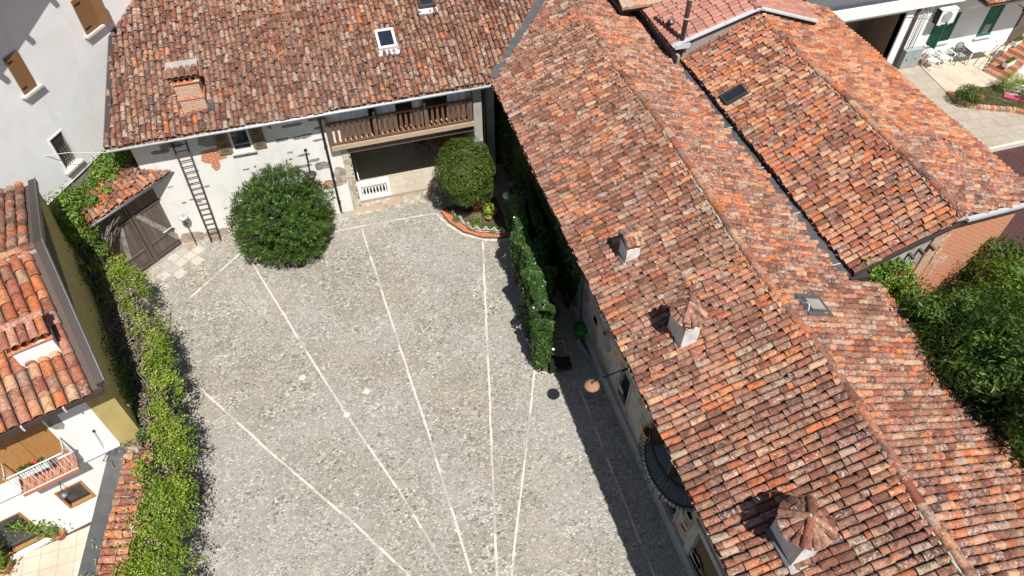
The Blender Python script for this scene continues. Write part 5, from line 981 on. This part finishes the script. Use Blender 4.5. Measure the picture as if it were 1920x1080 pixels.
bl = lump(np.stack([base[:, 0] * 0, base[:, 1] * 1.5, zz * 1.5], 1), 33, .9, 1.5) - 1; P = base + nn * (oo + np.sign(oo) * bl * .16)[:, None]; P[:, 2] = zz + np.where(side, 0, bl * .14); Nn = nn * np.sign(oo)[:, None] * np.where(side, 1.0, .3)[:, None] + np.array([0, 0, .5]) * np.where(side, .6, 2.0)[:, None]
n2 = 2600; a2 = g.uniform(np.pi * .9, np.pi * 2.1, n2); z2 = g.random(n2) ** .8 * 1.85; rr2 = g.random(n2) ** .4 * (.30 + g.normal(0, .05, n2)) * np.sqrt(np.clip(1.15 - (z2 / 2.1) ** 3, .05, 1)); P2 = np.stack([4.82 + rr2 * np.cos(a2), 12.92 + rr2 * np.sin(a2), z2], 1)
P = np.vstack([P, P2]); Nn = np.vstack([Nn, np.stack([np.cos(a2), np.sin(a2), np.full(n2, .4)], 1)])
leaves('leaves', P, Nn, .088, 'li', T, asp=.85, jit=.5, g=g)
T = thing('wall_ivy', (0, 0, 0), 'dark ivy climbing the wall of the long building in the shade', 'ivy'); N = 26000; yy = g.uniform(13.2, 25.9, N); zc = g.random(N) * 4.9; kp = zc > (15.0 - yy) * 2.4 + .4 * np.sin(yy * 5); P = np.stack([6.56 - np.abs(g.normal(0, .09, N)), yy, zc], 1)[kp]
leaves('leaves', P, np.tile([-1, 0, .3], (len(P), 1)), .09, 'li', T, asp=.85, jit=.4, g=g); B = MB()
for i in range(20): y = 13.9 + i * .6; B.tube([(6.56, y, 0), (6.55, y + .15, 2), (6.55, y - .1, 4.4)], .025, 'bark', 5)
B.build('stems', T)
tuft('corner_plant', G(1022, 685, .08), (.32, .22, .12), 700, .05, 'ldry', 'low dry plants filling the small curved corner bed', seed=111, asp=.3)
MB().prism([(*p_, .03) for p_ in gp([(1004, 684), (1012, 692), (1024, 697), (1050, 697), (1050, 668), (1010, 668)])], (0, 0, -.03), 'soil').build('corner_bed', None, 'small curved planting bed at the end of the ivy screen', 'flower bed')
for i, (px, py, lb) in enumerate(((948, 432, 'grey trough standing in the shade right of the wire fence'),)):
    c = G(px + 5, py, 0); MB().box(c, (.35, .1, 0), (-.05, .2, 0), (0, 0, .25), 'boxg').build('trough', None, lb, 'planter')

# ================================================================== wisteria over the garden wall
T = thing('wisteria', (0, 0, 0), 'bright yellow green wisteria hedge with bare tangled vines along the ochre house', 'hedge')
g = np.random.default_rng(23); Z = 2.75
ctr = [(222, 490, 56, 2.5), (240, 520, 66, 2.6), (268, 560, 52, 2.7), (284, 610, 42, Z), (300, 655, 36, Z), (312, 705, 38, Z), (312, 760, 46, Z), (318, 810, 56, Z), (310, 865, 66, Z), (300, 920, 70, Z), (290, 975, 80, Z), (275, 1030, 86, Z), (262, 1090, 92, Z), (255, 1150, 95, Z)]
CT = [(G(a - 25, b, z), wd_ / 88) for a, b, wd_, z in ctr]; k = len(CT) - 1
cx = np.array([c[0].x for c in CT]); cy = np.array([c[0].y for c in CT]); cw = np.array([c[1] for c in CT]); czz = np.array([c[0].z for c in CT])
def band(N, seed):
    g = np.random.default_rng(seed); s = g.uniform(0, k, N); ii = np.arange(k + 1)
    return g, s, np.interp(s, ii, cx), np.interp(s, ii, cy), np.interp(s, ii, cw), np.interp(s, ii, czz)
g, s, X, Y, Wd, Zz = band(3000, 24)
off = g.uniform(-1, 1, 3000); xx = X + off * Wd * (1 + .20 * np.sin(s * 5.1) + .14 * np.sin(s * 13.7 + off * 2)) + g.normal(0, .06, 3000); hcl = np.sqrt(np.clip(1 - off ** 2, 0, 1)); pw = lump(np.stack([xx * 1.3, Y * 1.3, Y * 0], 1), 55, .9, 1.9) - 1; zc = Zz - .50 + pw * .28 + hcl * .45 * (1 + .35 * np.sin(s * 7.3 + off * 3)) - g.random(3000) * .55
cc = np.stack([xx, Y + g.normal(0, .08, 3000), zc], 1); up = np.stack([off * .7, g.normal(0, .3, 3000) - .15, np.full(3000, .9)], 1) + g.normal(0, .3, (3000, 3)); up /= np.linalg.norm(up, axis=1)[:, None]
thin = lump(np.stack([xx * 1.1, Y * 1.1, Y * 0], 1), 77, .9, 1.6) - 1; kpw = thin > -.38; cc, up = cc[kpw], up[kpw]; NW = len(cc); q = g.normal(0, .085, (NW, 15, 3)); P = (cc[:, None] + q).reshape(-1, 3); Nn = np.repeat(up, 15, 0)
leaves('leaves', P, Nn, .085, 'lw', T, asp=.42, jit=.45, droop=.4, g=g, rnd=np.clip(np.repeat(g.random(NW), 15) * .75 + g.random(len(P)) * .25, 0, 1))
g, s, X, Y, Wd, Zz = band(150, 25); cc = np.stack([X + g.uniform(-1.1, .7, 150) * Wd, Y, Zz - .02], 1); q = g.normal(0, .10, (150, 12, 3)); leaves('dry_leaves', (cc[:, None] + q).reshape(-1, 3), np.tile([0, -.2, 1], (1800, 1)), .075, 'ldry', T, asp=.35, g=g)
def wander(a, b, n, amp, g, sag=0):
    a, b = Vector(a), Vector(b); ph = g.uniform(0, 6.28, 6); o = []
    for i in range(n + 1):
        t = i / n; e = math.sin(math.pi * t); o.append(a.lerp(b, t) + Vector((amp * (math.sin(t * 7 + ph[0]) + .5 * math.sin(t * 17 + ph[1])) * e, amp * (math.sin(t * 6 + ph[2]) + .5 * math.sin(t * 15 + ph[3])) * e, amp * .7 * math.sin(t * 8 + ph[4]) * e - sag * e)))
    return o
B = MB(); g = np.random.default_rng(31)
for i in range(240):                                       # long bare shoots on top of the support, wall side
    t = g.uniform(1.2, 7.0); j = int(t); p_ = CT[j][0].lerp(CT[j + 1][0], t - j); wd_ = CT[j][1]
    a = p_ + Vector((-wd_ - g.uniform(-.3, .95), g.uniform(-.9, .9), -.1 + g.uniform(-.35, .15))); b = p_ + Vector((g.uniform(-.9, .2), g.uniform(-1.2, 1.2), -.05 + g.uniform(-.2, .1))); B.tube(wander(a, b, 7, .17, g), [.012 * g.uniform(.5, 1.5)] * 8, 'barkp', 5, False)
for i in range(120):                                        # stems against the ochre wall
    t = g.uniform(.3, 8.0); j = int(t); p_ = CT[j][0].lerp(CT[j + 1][0], t - j); x_w = -6.77 - (p_.y - 12.1) * .297 + .12
    B.tube(wander((x_w + g.uniform(0, .5), p_.y + g.uniform(-.5, .5), 0), (max(x_w + .1, p_.x - CT[j][1] - g.uniform(-.1, .4)), p_.y + g.uniform(-.7, .7), 2.5), 9, .16, g), [.045 * (1 - .06 * q_) * (.6 + .8 * (i % 5 == 0)) for q_ in range(10)], 'bark', 6, False)
B.build('stems', T)
NN = 15000; tt = g.uniform(.2, 7.2, NN); ii = np.arange(k + 1); yy_ = np.interp(tt, ii, cy); xr = np.interp(tt, ii, cx) - np.interp(tt, ii, cw); xl = -6.77 - (yy_ - 12.1) * .297 + .06; fr_q = g.random(NN); zq = g.random(NN) ** .7 * np.interp(fr_q, [0, .4, 1], [4.4, 3.2, 2.4])
sel = lump(np.stack([yy_ * .9, zq * 1.3, yy_ * 0], 1), 91, .9, 1.8) > .78
leaves('wall_leaves', np.stack([xl + (xr - xl) * fr_q * .8 + g.random(NN) * .05, yy_, zq], 1)[sel], np.tile([.4, -.2, .8], (int(sel.sum()), 1)), .085, 'lo', T, asp=.5, g=g)
B = MB()
for i in range(7): B.tube(wander((-6.75 + i * .06, 12.0 - i * .12, 0), (-6.7 - g.uniform(-.3, .3), 13.4 + g.uniform(-1.5, 1.0), 2.65), 10, .15, g), [.10 - .007 * q_ for q_ in range(11)], 'barkp', 8)
B.build('trunk', T)
B = MB()                                                   # the dark thicket of twigs that carries the leaves
for i in range(210):
    t = g.uniform(0, k - .01); j = int(t); p_ = CT[j][0].lerp(CT[j + 1][0], t - j); wd_ = CT[j][1] * .9
    B.tube(wander(p_ + Vector((g.uniform(-1, 1) * wd_, g.uniform(-.5, .5), -.9)), p_ + Vector((g.uniform(-1, 1) * wd_, g.uniform(-.5, .5), -.25)), 4, .12, g), .012, 'bark', 4, False)
B.build('twigs', T)
# pale stone bed wall beneath it
B = MB()
for i in range(5, 13):
    a, b = CT[i][0], CT[i + 1][0]; a, b = Vector((a.x - .1, a.y, 0)), Vector((b.x - .1, b.y, 0)); B.box(a, b - a, (-.7, 0, 0), (0, 0, 1.25 + .12 * math.sin(i * 2.2)), 'rubble')
B.build('stone_bank', None, 'rough grey stone bank beneath the wisteria', 'wall')
# vine on the gate coping
T = thing('climbing_vine', (0, 0, 0), 'light green vine spreading over the tiled gate coping', 'vine'); w = g0; g = np.random.default_rng(44)
blobs = [(-3.3, 3.95, .2, .42), (-3.0, 4.0, -.3, .45), (-2.6, 3.95, -.45, .38), (-3.5, 3.6, .35, .40), (-1.9, 3.95, -.62, .26), (-1.5, 4.0, -.70, .28), (-1.1, 4.1, -.85, .36), (-.7, 4.1, -.85, .36), (-.3, 4.1, -.8, .34), (.1, 4.1, -.85, .30), (-2.3, 3.8, -.1, .22), (-1.7, 3.78, -.15, .16), (-3.2, 3.1, .45, .32), (-3.1, 2.5, .5, .30), (-3.3, 3.4, .5, .3), (-1.2, 3.85, -.45, .2)]
P, Nn = [], []
for a, h, o, r in blobs:
    n_ = int(2600 * r * r * 3.2); dd = g.normal(0, 1, (n_, 3)); P.append(np.array(w.P(a, h, o))[None] + dd * r * np.array([.52, .52, .38])); Nn.append(dd + np.array([0, -.3, 1]))
leaves('leaves', np.concatenate(P), np.concatenate(Nn), .095, 'lv', T, asp=.55, jit=.5, g=g)
B = MB()
for i in range(22): a = g.uniform(-3.6, -2.8); b = g.uniform(-2.2, .2); B.tube(wander(w.P(a, 2.6 + g.uniform(-1, .9), .45), w.P(b, 3.85, g.uniform(-.7, -.1)), 8, .09, g), .016, 'barkp', 5, False)
for i in range(12): a = g.uniform(-3.7, -2.9); B.tube(wander(w.P(a, 0, .4), w.P(a + g.uniform(-.3, .3), 3.5, .4), 8, .1, g), .028, 'bark', 5, False)
B.build('stems', T)

# ================================================================== greenery right of the long roof
def tree(name, base, top, rad, nc, per, cr, size, m, lb, seed, asp=.3, nb=9, grp=None, r0=.14):
    T = thing(name, (0, 0, 0), lb, 'tree', grp); g = np.random.default_rng(seed); base, top = Vector(base), Vector(top); B = MB(); pts = wander(base, top, 6, .12, g); B.tube(pts, [r0 * (1 - .12 * i) for i in range(7)], 'bark', 8)
    for i in range(nb):
        a = g.uniform(0, 6.28); st_ = pts[2 + i % 4]; en = top + Vector((rad[0] * .8 * math.cos(a), rad[1] * .8 * math.sin(a), g.uniform(-.6, .5) * rad[2])); B.tube(wander(st_, en, 5, .08, g), [.05, .042, .034, .026, .018, .01], 'bark', 5, False)
    B.build('trunk', T); P, Nn, rn = clumps(top, np.array(rad) * 1.08, int(nc * .62), int(per * 1.35), cr * 1.15, seed, .42); leaves('crown', P, Nn, size, m, T, asp=asp, jit=.5, droop=.3, g=g, rnd=np.clip(rn * .7 + g.random(len(rn)) * .3, 0, 1)); return T
for i, (x, y, z, rad, nc, per, cr, size, m, lb, asp) in enumerate((
    (13.75, 5.9, 5.75, (.95, 1.3, 1.2), 105, 150, .20, .17, 'lt', 'feathery green tree leaning over the roof edge at the lower right', .28),
    (13.85, 7.5, 5.0, (.8, 1.1, 1.3), 85, 150, .20, .16, 'lt', 'feathery tree touching the roof edge above the leaning one', .28),
    (14.1, 8.9, 3.5, (.8, .8, 1.3), 70, 140, .20, .14, 'lv', 'light green sapling at the foot of the gable corner', .4),
    (15.9, 6.9, 4.3, (1.2, 1.3, 1.6), 110, 150, .22, .17, 'lt', 'feathery green tree cut by the right edge', .28),
    (15.4, 8.6, 2.4, (.9, 1.0, 1.3), 70, 150, .22, .14, 'lo', 'dark leafy tree between the sapling and the brick gable', .4),
    (16.9, 9.1, 2.4, (1.0, .9, 1.5), 85, 150, .22, .15, 'lt', 'green tree in front of the brick gable', .35),
    (19.6, 10.5, 2.0, (1.0, .9, 1.6), 80, 140, .22, .13, 'lb', 'small tree beside the end of the brick gable', .45),
    (18.3, 9.0, 2.8, (1.0, 1.0, 1.4), 85, 150, .22, .14, 'lv', 'bright green tree near the right edge below the gable', .4),
    (13.9, 4.2, 6.0, (1.0, 1.2, 1.4), 100, 150, .20, .17, 'lt', 'feathery tree at the lower right margin', .28))):
    tree('garden_tree', (max(x, 14.1), y, 0), (x, y, z), rad, nc, per, cr, size, m, lb, 200 + i, asp)
T = thing('undergrowth', (0, 0, 0), 'dense low shrubs filling the dark garden below the trees', 'shrubs'); bpy.data.objects.remove(T)
g = np.random.default_rng(88); N = 20000; P = np.stack([g.uniform(13.3, 24, N), g.uniform(0, 12.5, N), np.zeros(N)], 1); hm = lump(np.stack([P[:, 0] * .8, P[:, 1] * .8, P[:, 0] * 0], 1), 5, .9, 1.7) - 1; P[:, 2] = .15 + np.clip(hm, 0, 2) * 1.5 + g.random(N) * .3; P = P[hm > .2]
P = P[(P[:, 1] < 9.6 + (P[:, 0] - 15.2) * .28) | (P[:, 0] < 15.0) & (P[:, 1] < 9.8)]
tag(leaves('undergrowth', P, np.tile([0, -.1, 1], (len(P), 1)), .12, 'lo', asp=.4, jit=.6, g=g), 'dense low shrubs filling the dark garden below the trees', 'undergrowth', kind='stuff')
T = thing('gable_ivy', (0, 0, 0), 'yellow green ivy clump climbing the left part of the brick gable', 'ivy'); P, Nn = [], []
for a, h, r in [(*wA.L(px_, py_), rr_) for px_, py_, rr_ in ((1618, 488, .20), (1640, 486, .24), (1668, 490, .24), (1692, 492, .2), (1630, 505, .24), (1655, 512, .28), (1684, 520, .28), (1702, 512, .18), (1650, 535, .26), (1672, 545, .28), (1696, 552, .24), (1680, 575, .26), (1700, 590, .22), (1715, 575, .14), (1722, 590, .14), (1690, 610, .26), (1640, 520, .26))]:
    n_ = int(5200 * r * r); dd = g.normal(0, 1, (n_, 3)); P.append(np.array(wA.P(a, h, .20))[None] + dd * r * np.array([.5, .25, .52])); Nn.append(dd * .5 + np.array([0, -1, .6]))
leaves('leaves', np.concatenate(P), np.concatenate(Nn), .085, 'lv', T, asp=.7, jit=.45, g=g); B = MB()
for a in (.3, .6, 1.0): B.tube(wander(wA.P(a, 0, .08), wA.P(a + .1, 4.6, .08), 8, .06, g), .03, 'bark', 5)
B.build('stems', T)
T = tuft('potted_bush', G(1818, 176, .55), (.62, .50, .45), 3200, .075, 'lb', 'round green bush in a clay pot by the brick edging', 'bush', .4, 120); pot(G(1828, 191, .05), .24, .34, 'terra').build('pot', T)
tuft('garden_bush', G(1895, 155, .5), (.60, .50, .55), 3000, .10, 'lw', 'upright yellow green conifer bush beside the steps', 'bush', .15, 121)
tuft('garden_bush', G(1925, 175, .35), (.40, .4, .35), 900, .07, 'lo', 'dark bush cut by the right edge beside the mat', 'bush', .4, 122)
